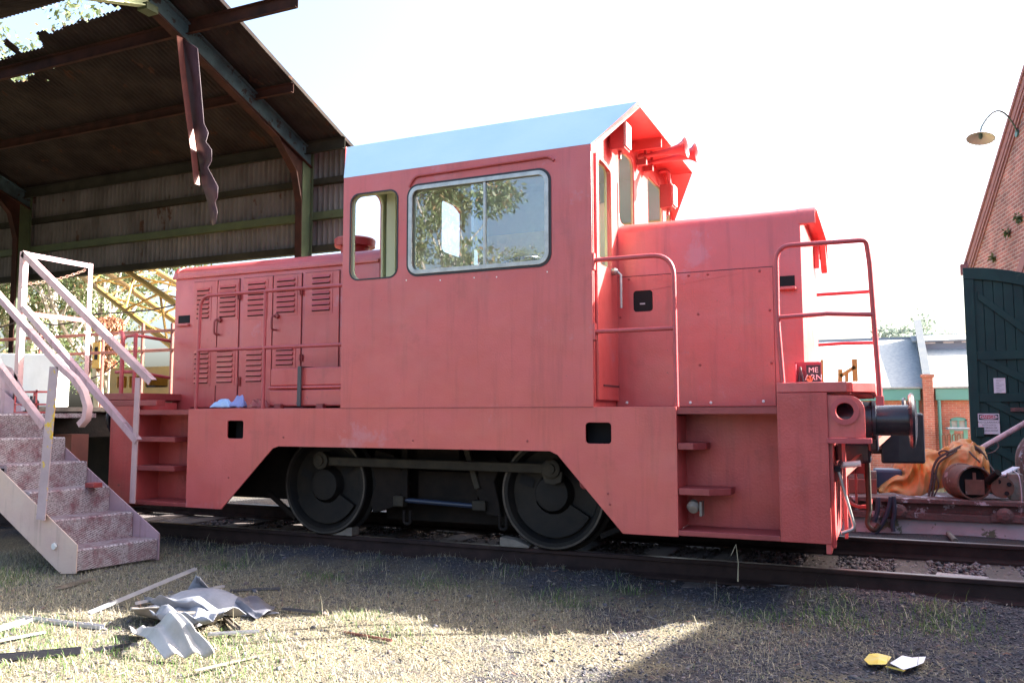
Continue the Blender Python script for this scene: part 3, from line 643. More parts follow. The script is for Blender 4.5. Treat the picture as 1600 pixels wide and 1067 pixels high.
# roof with tapering visors
OV = .27
def roofpart(name, pts, m, th=.03):
    """pts: 4 corner points of a panel, thickness downwards"""
    p = [Vector(q) for q in pts]; n = (p[1]-p[0]).cross(p[2]-p[0]).normalized()
    if n.z < 0: n = -n
    v = p+[q-n*th for q in p]; k = len(p)
    MB().add(v, [tuple(range(k)), tuple(range(2*k-1, k-1, -1))]+[(i, i+k, (i+1) % k+k, (i+1) % k) for i in range(k)]).build(name, m, loco)
ZT = 3.372
roofpart('roof_slope_panel', [(XC0, YN-.002, zr), (XC1, YN-.002, zr), (XC1+OV, 5.93, ZT), (XC0-.21, 5.93, ZT)], M['bluegrey'])
roofpart('roof_slope_panel', [(XC0, YF+.002, zr), (XC1, YF+.002, zr), (XC1+OV, 7.87, ZT), (XC0-.21, 7.87, ZT)], M['bluegrey'])
roofpart('roof_top_panel', [(XC0-.21, 5.931, ZT), (XC1+OV, 5.931, ZT), (XC1+OV, 7.869, ZT), (XC0-.21, 7.869, ZT)], M['bluegrey'])
# red visor linings below the roof overhang (both ends)
for X0, X1 in ((XC1, XC1+OV), (XC0, XC0-.21)):
    b = MB(); s = .035
    e = .004 if X1 > X0 else -.004
    b.add([(X0, YN-.003, zr-s*.2), (X1+e, 5.925, ZT+.004), (X1+e, 7.875, ZT+.004), (X0, YF+.003, zr-s*.2), (X0, YN+.0, zr-s-.02), (X1+e, 5.955, ZT-s), (X1+e, 7.845, ZT-s), (X0, YF, zr-s-.02), (X0, 5.955, ZT-s), (X0, 7.845, ZT-s)],
          [(0, 1, 5, 4), (1, 2, 6, 5), (2, 3, 7, 6), (4, 5, 8), (5, 6, 9, 8), (6, 7, 9)]); b.build('roof_visor', M['red'], loco)
# visor stiffener
MB().box(XC1+.01, XC1+OV-.02, 6.70, 6.72, ZT-.12, ZT-.035).build('visor_rib', M['red'], loco)
# headlights
def headlight(yc, zc, hgt=.22, wid=.15):
    b = MB(); b.box(XC1+.02, XC1+.14, yc-wid/2, yc+wid/2, zc-hgt/2, zc+hgt/2)
    h = b.build('headlight', M['red_dark'], loco, bevel=.006)
    MB().box(XC1+.141, XC1+.155, yc-wid/2+.01, yc+wid/2-.01, zc-hgt/2+.02, zc+hgt/2-.01).build('headlight_lens', M['lens'], h, bevel=.004)
    MB().tube([(XC1+.08, yc, zc-hgt/2-.06), (XC1+.08, yc, zc-hgt/2+.01)], .014, 8).build('headlight_bracket', M['red_dark'], h)
q = P(961, 217, X=XC1+.05); headlight(q[1]+.02, q[2]+.01)
q = P(1050, 308, X=XC1+.12); headlight(q[1], q[2])
# horns: two trumpets under the visor
for i, (yy, zz, L) in enumerate(((P(1012, 240, X=XC1+.1)[1], P(1012, 244, X=XC1+.1)[2], .36), (P(1022, 250, X=XC1+.1)[1], P(1022, 254, X=XC1+.1)[2], .40))):
    h = MB().lathe([(-.05, 0), (-.05, .03), (0, .03), (.0, .018), (.06, .020), (L*.6, .030), (L*.82, .042), (L*.93, .062), (L, .088), (L+.005, .088), (L*.95, .055), (L*.8, .03), (L*.8, 0)], (XC1+.07, yy, zz), (1, -.02, .08), 24).build('air_horn', M['red_rail'], loco, smooth=True)
    MB().box(XC1+.01, XC1+.09, yy-.02, yy+.02, zz-.075, zz-.02).bar((XC1+.08, yy, zz-.02), (XC1+.08, yy, zz+.14), .02, .02, (1, 0, 0)).build('horn_bracket', M['red_dark'], h)
# swan-neck pipe on the far side of the visor
q = P(1045, 290, X=XC1+.1)
MB().tube(fillet([(XC1+.02, q[1]-.02, q[2]+.13), (XC1+.10, q[1]-.02, q[2]+.14), (XC1+.11, q[1]+.02, q[2]-.05), (XC1+.14, q[1]+.04, q[2]-.07)], .05), .017, 8).build('swan_neck_pipe', M['red_rail'], loco, smooth=True)

# cab interior: floor, desk, post, cabinet, seat
MB().box(XC0+.03, XC1-.03, YN+.05, YF-.07, 1.10, 1.14).build('cab_floor', M['frame'], loco)
cy = P(967, 330, X=XC1-.35)
cb = MB().box(-2.55, -2.10, 6.72, 7.14, 1.14, 2.84).build('electrical_cabinet', M['white'], loco, bevel=.01)
MB().box(-2.53, -2.12, 6.3, 7.5, 1.14, 2.30).build('control_desk', M['green_int'], loco, bevel=.01)
MB().tube(arc((-2.7, 6.25, 2.28), .17, 0, 360, (1, 0, .2), (0, 1, 0), 28), .013, 8, caps=False).tube([(-2.7, 6.25, 2.28), (-2.68, 6.25, 1.2)], .02, 8).tube([(-2.87, 6.25, 2.25), (-2.53, 6.25, 2.31)], .010, 6).build('control_wheel', M['black'], loco, smooth=True)
MB().box(-3.97+.03, -3.85, B1r+.01, B1r+.09, 1.14, 3.1).build('window_post', M['green_int'], loco)
MB().tube([(-3.80, B1r+.05, 2.95), (-3.80, B1r+.05, 2.5)], .012, 8).tube([(-3.80, B1r+.05, 2.5), (-3.80, B1r+.05, 2.2)], .045, 12).tube([(-3.80, B1r+.05, 2.2), (-3.80, B1r+.05, 1.4)], .018, 8).build('brake_valve', M['green_int'], loco, smooth=True)
MB().box(-3.55, -3.15, 6.35, 6.75, 1.14, 1.75).box(-3.58, -3.48, 6.33, 6.77, 1.75, 2.3).build('driver_seat', M['rubber'], loco, bevel=.02)
MB().tube(fillet([(-3.7, 6.0, 2.0), (-3.6, 6.1, 2.1), (-3.62, 6.2, 1.7)], .1), .02, 8).build('cab_hose', M['rubber'], loco, smooth=True)

# right (long) hood
def hood(name, x0, x1, z_side, z_top, m, lip0=0, lip1=0):
    r = z_top-z_side; prof = [(YH, ZF)]+[(YH+.17*(1-math.cos(t)), z_side+r*math.sin(t)) for t in np.linspace(0, math.pi/2, 8)]
    prof += [(2*YC-a, c) for a, c in prof[::-1]]
    b = MB(); b.prism([(a, c) for a, c in prof], (x0, 0, 0), Y3, Z3, (x1-x0, 0, 0)); o = b.build(name, m, loco, smooth=True)
    return prof
zs_r = LP(1250, 341, YH)[1]
pr = hood('engine_hood', XC1+.002, -.487, zs_r, 2.525, M['red'])
# projecting front lip of the hood
def lip(x0, x1, prof, name, down, t=.012):
    pts = [p for p in prof if p[1] > down]; lo = [(prof[0][0], down)]+pts+[(prof[-1][0], down)]
    cy, cz = YC, 1.7; k = len(lo); vs = []
    for X in (x0, x1):
        for s in (.004, -.012):
            for a, c in lo:
                d = Vector((a-cy, c-cz)).normalized(); vs.append((X, a+d.x*s, c+d.y*s))
    fs = []
    for i in range(k-1): fs += [(i, i+1, 2*k+i+1, 2*k+i), (k+i, 3*k+i, 3*k+i+1, k+i+1), (2*k+i, 2*k+i+1, 3*k+i+1, 3*k+i), (i, k+i, k+i+1, i+1)]
    fs += [(0, 2*k, 3*k, k), (k-1, 2*k-1, 4*k-1, 3*k-1)]
    return MB().add(vs, fs).build(name, M['red'], loco, smooth=True)
lip(-.50, -.385, pr, 'hood_lip', 2.38)
MB().box(-.487, -.44, 7.40, 7.43, 2.26, 2.5).build('lamp_iron', M['red'], loco, bevel=.01)
# headlamp cowl hanging at the far end of the lip
MB().prism([(7.40, 2.46), (7.62, 2.40), (7.66, 2.28), (7.60, 2.24), (7.52, 2.30)], (-.44, 0, 0), Y3, Z3, (.05, 0, 0)).build('front_lamp_cowl', M['red'], loco, bevel=.008)
# side panels laid on the hood
a0 = LP(964, 434, YH); a1 = LP(1205, 420, YH)
zsm = 2.085
pn = plate('hood_side_panel', [(XC1+.01, ZF+.005), (LP(1209, 500, YH)[0], ZF+.005), (LP(1207, 420, YH)[0], zsm), (XC1+.01, zsm)], [rrect(*box_of((990, 1020, 454, 487), YH), .025)], (0, YH-.0005, 0), X3, Z3, .006, M['red'], loco, bevel=.002)
xq = LP(1207, 470, YH)[0]
MB().box(XC1+.004, xq+.006, YH-.0022, YH-.0008, zsm-.001, zsm+.007).box(xq+.001, xq+.008, YH-.0022, YH-.0008, ZF+.005, zsm).build('panel_gap', M['seam'], loco)
hb = box_of((990, 1020, 454, 487), YH)
MB().box(hb[0]-.002, hb[1]+.002, YH-.003, YH-.001, hb[2]-.002, hb[3]+.002).build('panel_hole', M['void'], loco)
MB().box(hb[0]+.05, hb[0]+.09, YH-.0045, YH-.003, hb[2]+.055, hb[2]+.066).build('hole_label', M['alu'], loco)
bolts('hood_bolts', [LP(*q, YH) for q in ((983, 437), (1076, 431), (1106, 429), (1187, 424), (1091, 491), (1203, 485), (1094, 570), (1206, 567), (970, 496))], YH-.007, .010, M['red_dark'], loco)
bolts('hood_bolts', [LP(*q, YH) for q in ((980, 629), (1079, 629), (1111, 629), (1193, 627))], YH-.007, .011, M['white'], loco)
hb = box_of((1218, 1242, 431, 447), YH)
MB().box(hb[0], hb[1], YH-.004, YH-.001, hb[2], hb[3]).build('panel_hole', M['void'], loco, bevel=.004)
MB().box(hb[0]-.004, hb[1]+.008, YH-.05, YH-.001, hb[2]-.03, hb[2]-.012).build('hole_lip', M['red'], loco, bevel=.004)
MB().tube(arc((-1.15, 6.9, 2.525), .05, 0, 180, (1, 0, 0), (0, 0, 1), 10), .009, 8).build('lifting_eye', M['red'], loco, smooth=True)
q = P(1092, 337, Y=6.35)

# left hood with doors and louvres
XL = -6.385
pl_ = hood('engine_hood', XL, XC0-.002, 2.41, 2.52, M['red'])
lip(XL-.03, XL+.01, pl_, 'hood_lip', 2.39)
MB().box(XL-.03, XC0-.002, YH-.022, YH+.001, 2.375, 2.405).build('hood_eave_strip', M['red'], loco, bevel=.006)
hb = box_of((279, 297, 493, 505), YH); MB().box(hb[0], hb[1], YH-.004, YH-.001, hb[2], hb[3]).build('panel_hole', M['void'], loco, bevel=.004)
MB().box(hb[0]-.01, hb[1], YH-.03, YH-.001, hb[2]-.03, hb[2]-.01).build('hole_lip', M['red'], loco, bevel=.004)
def c4(x, y): return 260+x/3.557, 360+y/3.557
doors = [((147, 283), [(165, 255, 322, 498), (150, 250, 670, 858)], None), ((285, 404), [(292, 402, 305, 490), (275, 385, 655, 855)], (295, 500, 580)),
         ((424, 590), [(447, 568, 283, 485), (437, 548, 645, 850)], None), ((592, 752), [(607, 733, 266, 466), (602, 722, 650, 757)], (612, 478, 555)),
         ((768, 962), [(803, 928, 247, 458)], None)]
for (dx0, dx1), lv, hd in doors:
    xa = LP(*c4(dx0, 600), YH)[0]; xb = LP(*c4(dx1, 600), YH)[0]; zt_ = 2.33
    d = MB().box(xa+.004, xb-.004, YH-.012, YH-.001, ZF+.02, zt_).build('hood_door', M['red'], loco, bevel=.003)
    MB().box(xa-.003, xb+.003, YH-.0015, YH-.0005, ZF+.012, zt_+.006).build('door_gap', M['seam'], d)
    for (lx0, lx1, ly0, ly1) in lv:
        A_ = LP(*c4(lx0, (ly0+ly1)/2), YH)[0]; B_ = LP(*c4(lx1, (ly0+ly1)/2), YH)[0]; zt2_ = LP(*c4((lx0+lx1)/2, ly0), YH)[1]; zb2_ = LP(*c4((lx0+lx1)/2, ly1), YH)[1]
        b = MB(); b.box(A_-.0, B_+.0, YH-.016, YH-.0125, zb2_-.012, zt2_+.012)
        n = max(4, int((zt2_-zb2_)/.044)); st = (zt2_-zb2_)/n
        for i in range(n):
            z = zb2_+st*(i+.5); b.box(A_+.028, B_-.028, YH-.0185, YH-.0165, z-.011, z+.001, 1)
            b.add([(A_+.026, YH-.0165, z+.024), (B_-.026, YH-.0165, z+.024), (B_-.026, YH-.032, z-.001), (A_+.026, YH-.032, z-.001), (A_+.026, YH-.0165, z+.004), (B_-.026, YH-.0165, z+.004)], [(0, 3, 2, 1), (3, 4, 5, 2), (0, 4, 3), (1, 2, 5)])
        b.build('louvre_panel', [M['red'], M['louvre_gap']], d)
    if hd:
        x, z0, z1 = LP(*c4(hd[0], 540), YH)[0], LP(*c4(hd[0], hd[2]), YH)[1], LP(*c4(hd[0], hd[1]), YH)[1]
        MB().tube(fillet([(x+.02, YH-.012, z1), (x+.0, YH-.07, z1), (x-.0, YH-.07, z0), (x+.015, YH-.02, z0)], .03), .010, 8).lathe([(0, .025), (.025, .022), (.03, 0)], (x+.02, YH-.012, z1), (0, -1, 0), 12).build('door_handle', M['red_dark'], d, smooth=True)
for x, ys in ((410, (345, 385, 815, 865)), (755, (315, 360, 690, 725))):
    for k in (0, 2):
        xx = LP(*c4(x, ys[k]), YH)[0]; z0 = LP(*c4(x, ys[k+1]), YH)[1]; z1 = LP(*c4(x, ys[k]), YH)[1]
        MB().box(xx-.012, xx+.018, YH-.026, YH-.0125, z0, z1).tube([(xx-.002, YH-.03, z0), (xx-.002, YH-.03, z1)], .009, 8).build('door_hinge', M['red_dark'], loco)
q = P(567, 385, Y=YC)
MB().lathe([(-.02, .14), (.18, .14), (.18, .2), (.25, .205), (.265, .19), (.265, 0)], (-4.78, YC, 2.525), (0, 0, 1), 40).build('exhaust_cowl', M['red_dark'], loco, smooth=True)

# handrails
rr = .0155
def rail3(name, pts, parent=loco, r=rr, m='red_rail', fil=.09): return MB().tube(fillet(pts, fil, 8), r, 12).build(name, M[m], parent, smooth=True)
yo = YN+.03
for Y in (yo, YF-.03):
    x0 = -5.555; zt_, zm = 1.86, 1.545
    z0t = LP(322, 462, yo)[1]; z1t = LP(531, 437, yo)[1]
    hr = rail3('side_handrail', [(x0-.01, Y, ZF), (x0+.01, Y, z0t+.0), (XC0, Y, z0t+.0)], fil=.12)
    zmid = LP(420, 543, yo)[1]; rail3('mid_rail', [(x0, Y, zmid), (XC0, Y, zmid)], hr)
    xp = LP(413, 540, yo)[0]; rail3('rail_post', [(xp, Y, ZF), (xp, Y, z0t)], hr)
    # cab step handrail on the right
    xr = LP(1054, 500, yo)[0]; zt3 = LP(1000, 401, yo)[1]; zm3 = LP(1000, 515, yo)[1]
    hr = rail3('cab_step_handrail', [(XC1+.01, Y, zt3), (xr, Y, zt3), (xr+.003, Y, ZF)], fil=.16, r=.0165)
    rail3('mid_rail', [(XC1+.01, Y, zm3), (xr, Y, zm3)], hr)
    MB().box(XC1-.002, XC1+.012, Y-.025, Y+.025, zt3-.07, zt3+.05).box(XC1-.002, XC1+.012, Y-.025, Y+.025, zm3-.06, zm3+.06).build('rail_bracket', M['red'], hr)
# end railings (right): from near hood corner round to the deck corner, mirrored on the far side
def end_rail(side):
    def Yy(y): return y if side < 0 else 2*YC-y
    xa, ztop, zmid = -.60, 2.135, 1.665
    c = [(xa+.02, Yy(5.64), 1.18), (xa-.005, Yy(5.64), 1.66), (xa-.0, Yy(5.64), ztop), (-.10, Yy(5.66), ztop), (-.045, Yy(5.70), ztop-.02), (-.03, Yy(5.72), 1.7), (-.01, Yy(5.74), 1.13)]
    hr = MB().tube(fillet(c[:4], .10, 8)[:-1]+fillet([c[3], (-.055, Yy(5.68), ztop), (-.04, Yy(5.70), 2.0), c[5], c[6]], .05, 5), .0165, 12).build('end_handrail', M['red_rail'], loco, smooth=True)
    MB().tube([(xa, Yy(5.64), zmid), (-.3, Yy(5.64), zmid+.01), (-.035, Yy(5.72), zmid)], .015, 12).build('mid_rail', M['red_rail'], hr, smooth=True)
    MB().box(-.035, .012, Yy(5.74)-.02, Yy(5.74)+.02, 1.09, 1.15).build('rail_foot', M['red_rail'], hr, bevel=.004)
end_rail(-1); end_rail(1)
# left end railings
for s in (-1, 1):
    def Yy(y): return y if s < 0 else 2*YC-y
    q0 = P(221, 590, Y=5.64)[0]
    hk = P(195, 470, Y=5.75)
    hr = rail3('end_handrail', [(-6.50, Yy(5.64), 1.18), (-6.50, Yy(5.64), 1.80), (-6.62, Yy(5.70), 1.83), (-6.68, Yy(5.82), 1.78)], fil=.08, r=.02)
    rail3('rail_post', [(-6.36, Yy(5.66), 1.18), (-6.36, Yy(5.66), 1.80)], hr, r=.018)
    rail3('mid_rail', [(-6.56, Yy(5.72), 1.78), (-6.36, Yy(5.66), 1.78), (XL, Yy(6.1), 1.76)], hr)
    rail3('mid_rail', [(-6.60, Yy(5.66), 1.44), (-6.36, Yy(5.66), 1.44), (XL, Yy(6.1), 1.40)], hr)
# end decks
def deck(s):
    X = lambda x: x if s > 0 else -6.89-x
    poly = [(X(-.62), YN+.015), (X(-.20), YN+.015), (X(-.035), YN+.22), (X(-.035), YF-.22), (X(-.20), YF-.015), (X(-.62), YF-.015)]
    b = MB(); b.prism(poly, (0, 0, 1.175), X3, Y3, (0, 0, .065)); b.build('end_deck', M['red_dark'] if s < 0 else M['red'], loco, bevel=.005)
    MB().prism([(X(-.6), YN+.05), (X(-.18), YN+.05), (X(-.06), YN+.24), (X(-.06), YF-.24), (X(-.18), YF-.05), (X(-.6), YF-.05)], (0, 0, 1.165), X3, Y3, (0, 0, .008)).build('deck_underside', M['red_dark'], loco)
    MB().box(*sorted((X(-.35), X(-.318))), YN+.013, YF-.013, .17, 1.16).build('buffer_beam', M['red'], loco, bevel=.004)
    for Yb in (YN+.06, YF-.28):
        MB().prism([(0, 1.16), (.13, 1.16), (.16, .7), (.10, .20), (.03, .20), (0, .55)], (X(-.316), Yb, 0), Y3, Z3, (.02*s, 0, 0)).build('guard_iron', M['red'], loco)
        MB().prism([(.18, .95), (.26, .95), (.28, .6), (.22, .24), (.18, .24)], (X(-.25), Yb, 0), Y3, Z3, (.02*s, 0, 0)).build('guard_iron', M['red'], loco)
deck(1); deck(-1)
MB().box(-6.62, -6.0, YN-.005, YN+.10, 1.12, 1.172).build('end_ledge', M['red_dark'], loco, bevel=.006)
# lug plate with eye at the front, and buffers
for (Yb, sgn) in ((5.62, 1), (8.18, -1)):
    lo, hi = sorted((Yb, Yb+sgn*.03))
    o = plate('lifting_lug', [(-.316, .89)]+[(-.10, .89), (-.10, 1.05)]+[(-.20+.10*math.cos(t), 1.06+.095*math.sin(t)) for t in np.linspace(0, math.pi/2, 6)]+[(-.316, 1.155)], [circ(-.215, 1.055, .052)], (0, lo, 0), X3, Z3, -.03, M['red'], loco, bevel=.003)
    MB().lathe([(0, .085), (.018, .085), (.018, .055), (0, .055)], (-.215, lo, 1.055), (0, -1, 0), 32).build('eye_ring', M['red_rail'], o, smooth=True)
    MB().box(-.325, -.065, lo-.035, lo+.06, .855, .888).build('lug_shelf', M['red_rail'], o, bevel=.003)
for Yb in (5.93, 7.87):
    for s in (1, -1):
        X0 = -.316 if s > 0 else -6.33
        bf = MB().lathe([(0, .155), (.02, .155), (.02, .122), (.25, .122), (.255, .130), (.275, .130), (.28, .098), (.46, .098), (.47, .10)], (X0, Yb, .995), (s, 0, 0), 40).build('buffer', M['black'], loco, smooth=True)
        MB().lathe([(.46, .04), (.47, .165), (.485, .178), (.50, .170), (.515, .10), (.52, 0)], (X0, Yb, .995), (s, 0, 0), 48).build('buffer_head', M['black'], bf, smooth=True)
# knuckle coupler and gear at the front centre
cp = MB().box(-.316, .0, 6.80, 7.0, .74, .98).prism([(-.02, 6.62), (.10, 6.66), (.27, 6.70), (.27, 6.80), (.16, 6.90), (.27, 7.02), (.27, 7.16), (.06, 7.20), (-.02, 7.12)], (0, 0, .68), X3, Y3, (0, 0, .36)).build('knuckle_coupler', M['black'], loco, bevel=.015)
MB().box(-.316, -.20, 6.6, 7.2, .60, .72).box(-.30, -.1, 6.66, 6.72, .60, 1.1).box(-.30, -.1, 7.08, 7.14, .60, 1.1).build('coupler_pocket', M['red_dark'], loco, bevel=.005)
MB().tube([(.10, 6.9, 1.04), (.10, 6.9, 1.10)], .02, 10).build('coupler_pin', M['red_dark'], cp)
MB().box(-.10, -.03, 6.18, 6.40, .78, 1.02).box(-.31, -.08, 6.2, 6.36, .70, .84).build('jumper_box', M['black'], loco, bevel=.02)
MB().bar((-.3, 6.3, .86), (.05, 6.75, .80), .05, .06).bar((-.28, 5.95, .62), (.05, 6.6, .92), .03, .05).build('coupler_stay', M['brownred'], loco)
# hanging screw link with hook
MB().tube([(-.11, 6.45, .95), (-.11, 6.45, .36)], .020, 10).tube(fillet([(-.11, 6.45, .36), (-.13, 6.42, .26), (-.08, 6.40, .22), (-.05, 6.42, .27)], .04), .017, 10).box(-.142, -.078, 6.42, 6.48, .78, .98).build('screw_link', M['rod'], loco, smooth=True)
MB().tube(fillet([(-.20, 6.75, .66), (-.14, 6.75, .66), (-.10, 6.75, .36), (-.20, 6.75, .35), (-.26, 6.75, .40)], .04), .013, 8).build('uncoupling_loop', M['red'], loco, smooth=True)
# swing crank lever by the end plate
q0 = P(1309, 732, Y=5.72); q1 = P(1336, 826, Y=5.72); q2 = P(1315, 832, Y=5.72)
cl_ = MB().tube(fillet([q0, (q1[0], 5.72, q1[2]), (q2[0], 5.70, q2[2])], .03), .011, 10).build('crank_lever', M['chrome'], loco, smooth=True)
MB().tube([(q0[0], 5.70, q0[2]+.0), (q0[0]+.01, 5.80, q0[2]+.03)], .022, 12).build('lever_boss', M['black'], cl_, smooth=True)
MB().tube([(-.31, 5.82, q0[2]+.01), (-.14, 5.84, q0[2]+.03)], .02, 12).build('lever_pivot', M['white'], cl_, smooth=True)
MB().prism([(-.316, .58), (-.316, .76), (-.25, .70), (-.25, .64)], (0, 5.80, 0), X3, Z3, (0, .015, 0)).build('lever_bracket', M['red_dark'], cl_)
# brake hoses
for i, (yy, x) in enumerate(()):
    MB().tube(fillet([(-.2, yy, .62), (x-.06, yy, .62), (x, yy, .34), (x-.05, yy, .12), (x-.22, yy+.05, .05)], .1), .022, 10).build('brake_hose', M['hose'], loco, smooth=True)

# ---------------- running gear
AX = [(-4.47, .43), (-2.345, .43)]
ph = R(90+6)
for Yw, s in ((YR1, -1), (YR2, 1)):
    for xw, r in AX:
        o = (xw, Yw, r)
        wh = MB().lathe([(-.055, .17), (-.055, .0)], o, (0, s, 0), 12)
        wh = MB().lathe([(-.07, 0), (-.07, r+.028), (-.045, r+.028), (-.035, r+.002), (.06, r-.002), (.068, r-.010), (.068, r-.055), (.055, r-.062), (.03, r-.075), (.005, r-.085), (.0, r-.15), (.0, .16), (.03, .145), (.06, .14), (.078, .13), (.085, .06), (.08, 0)], o, (0, s, 0), 64).build('driving_wheel', M['wheel'], loco, smooth=True)
        MB().lathe([(.0585, r-.006), (.0705, r-.012), (.0705, r-.026), (.0655, r-.03)], o, (0, s, 0), 64).build('worn_tyre_edge', M['tyre'], wh, smooth=True)
        # balance weight opposite the crank pin
        cw = [(xw+(r-.095)*math.cos(t), r+(r-.095)*math.sin(t)) for t in np.linspace(R(200), R(335), 22)]+[(xw+.12, r-.12), (xw-.10, r-.12)]
        cw = [(xw+(r-.095)*math.cos(t), r+(r-.095)*math.sin(t)) for t in np.linspace(R(205), R(330), 22)]+[(xw+.16*math.cos(t), r+.16*math.sin(t)) for t in np.linspace(R(330), R(205), 10)]
        MB().prism(cw, (0, Yw+s*.0, 0), X3, Z3, (0, s*.042, 0)).build('balance_weight', M['wheel'], wh)
        for t in (35, 160):
            b = MB(); b.add(*[([(xw+rr_*math.cos(R(t+da)), Yw+s*.012, r+rr_*math.sin(R(t+da))) for rr_, da in ((.19, -10), (.31, -7), (.31, 7), (.19, 10))]), [(0, 1, 2, 3)]])
            b.build('wheel_hole', M['void'], wh)
        
    pins = [(AX[0][0]+.03, .43+.215), (AX[1][0]+.03, .43+.195)]
    yr_ = Yw+s*.13
    rod = MB().bar((pins[0][0], yr_, pins[0][1]-.005), (pins[1][0], yr_, pins[1][1]), .05, .075).build('coupling_rod', M['rod'], loco, bevel=.008)
    for x, z in pins:
        MB().lathe([(-.05, .075), (.045, .075), (.05, .068), (.05, .04), (.065, .038), (.068, 0)], (x, yr_, z), (0, s, 0), 28).build('rod_end', M['rod'], rod, smooth=True)
    MB().prism([(-.09, -.02), (.09, -.02), (.08, -.10), (.02, -.12), (-.05, -.11)], (pins[1][0], yr_-.03, pins[1][1]), X3, Z3, (0, .06, 0)).build('rod_strap', M['rod'], rod, bevel=.006)
    # brake rigging on this side
    yb = Yw+s*.02
    MB().prism([(-3.98, .74), (-3.80, .70), (-3.66, .46), (-3.80, .26), (-4.0, .20), (-4.03, .30), (-3.97, .45), (-4.02, .62)], (0, yb, 0), X3, Z3, (0, .07, 0)).build('brake_shoe', M['frame'], loco, bevel=.01)
    MB().prism([(-2.85, .70), (-3.0, .62), (-3.02, .40), (-2.93, .24), (-2.80, .22), (-2.82, .34), (-2.86, .50), (-2.80, .64)], (0, yb, 0), X3, Z3, (0, .07, 0)).build('brake_shoe', M['frame'], loco, bevel=.01)
    MB().bar((-3.68, yb, .82), (-3.68, yb, .34), .04, .06, (1, 0, 0)).build('brake_hanger', M['frame'], loco, bevel=.006)
    MB().bar((-3.12, yb, .80), (-3.0, yb, .44), .04, .05, (1, 0, 0)).build('brake_hanger', M['rod'], loco, bevel=.006)
    MB().tube([(-3.72, yb-s*.01, .325), (-2.98, yb-s*.01, .30)], .021, 12).build('brake_rod', M['bluetube'], loco, smooth=True)
    MB().box(-3.04, -2.92, yb-.04, yb+.05, .27, .35).box(-3.78, -3.68, yb-.04, yb+.05, .27, .36).build('rod_clevis', M['rod'], loco, bevel=.01)
    for x in (-3.66, -2.78):
        MB().tube(fillet([(x-.03, yb, .24), (x-.03, yb, .13), (x+.03, yb, .13), (x+.03, yb, .24)], .03), .014, 8).build('safety_loop', M['frame'], loco, smooth=True)
    MB().tube(fillet([(-2.06, Yw-.06+s*.14, .66), (-2.06, Yw-.06+s*.14, .50), (-1.8, Yw-.06+s*.14, .49)], .03), .014, 8).build('sand_pipe', M['red_dark'], loco, smooth=True)
    MB().bar((-5.15, Yw, .34), (-4.82, Yw, .12), .03, .04).build('sand_pipe', M['frame'], loco); MB().bar((-1.98, Yw, .12), (-1.75, Yw, .22), .03, .04).build('sand_pipe', M['frame'], loco)
for xw, r in AX:
    MB().tube([(xw, YR1, r), (xw, YR2, r)], .08, 16).build('axle', M['frame'], loco, smooth=True)
b = MB(); b.box(-5.3, -1.55, 6.32, 6.36, .36, .99); b.box(-5.3, -1.55, 7.46, 7.50, .36, .99); b.box(-5.0, -1.8, 6.36, 7.46, .93, .97)
b.box(-3.60, -3.20, 6.14, 6.30, .62, .88); b.box(-4.05, -2.75, 6.38, 6.42, .12, .36); b.box(-3.9, -2.9, 6.36, 7.46, .30, .8)
b.build('main_frame', M['frame'], loco)
MB().box(-3.62, -3.06, 6.20, 6.31, .30, .56).build('frame_cross_plate', M['brownred'] if 0 else M['frame'], loco)
b = MB()
for x in (-3.42, -3.12, -2.75): b.tube([(x, 6.2, .60), (x, 6.2, 1.0)], .02, 8)
b.tube(fillet([(-2.95, 6.22, .95), (-2.8, 6.22, .78), (-2.5, 6.22, .80)], .08), .02, 8); b.build('air_pipes', M['frame'], loco, smooth=True)
MB().box(-6.3, -4.98, 6.2, 7.6, .27, 1.0).build('end_ballast_block', M['frame'], loco); MB().box(-1.6, -.4, 6.2, 7.6, .32, 1.0).build('end_ballast_block', M['frame'], loco)

# things on the footplate
a = LP(421, 600, 5.78)[0]
tb = empty('toolbox', (-4.4, 5.9, ZF), 'dented red steel toolbox strapped down on the left footplate', 'toolbox')
zt_ = LP(480, 574, 5.78)[1]; zl = LP(480, 608, 5.78)[1]
MB().box(a, XC0-.02, 5.78, 6.08, ZF+.02, zl).build('box_body', M['red'], tb, bevel=.012)
MB().box(a-.01, XC0-.02, 5.765, 6.09, zl+.004, zl+.03).box(a+.005, XC0-.02, 5.785, 6.08, zl+.03, zt_).build('box_lid', M['red'], tb, bevel=.012)
xs_ = LP(468, 600, 5.76)[0]
MB().box(xs_-.018, xs_+.018, 5.752, 5.763, ZF+.02, zt_+.003).box(xs_-.018, xs_+.018, 5.752, 6.1, zt_+.003, zt_+.010).build('strap', M['strap'], tb)
for d_ in (.08, .52): MB().box(a+d_, a+d_+.07, 5.75, 5.80, ZF, ZF+.04).build('foot', M['red_dark'], tb)

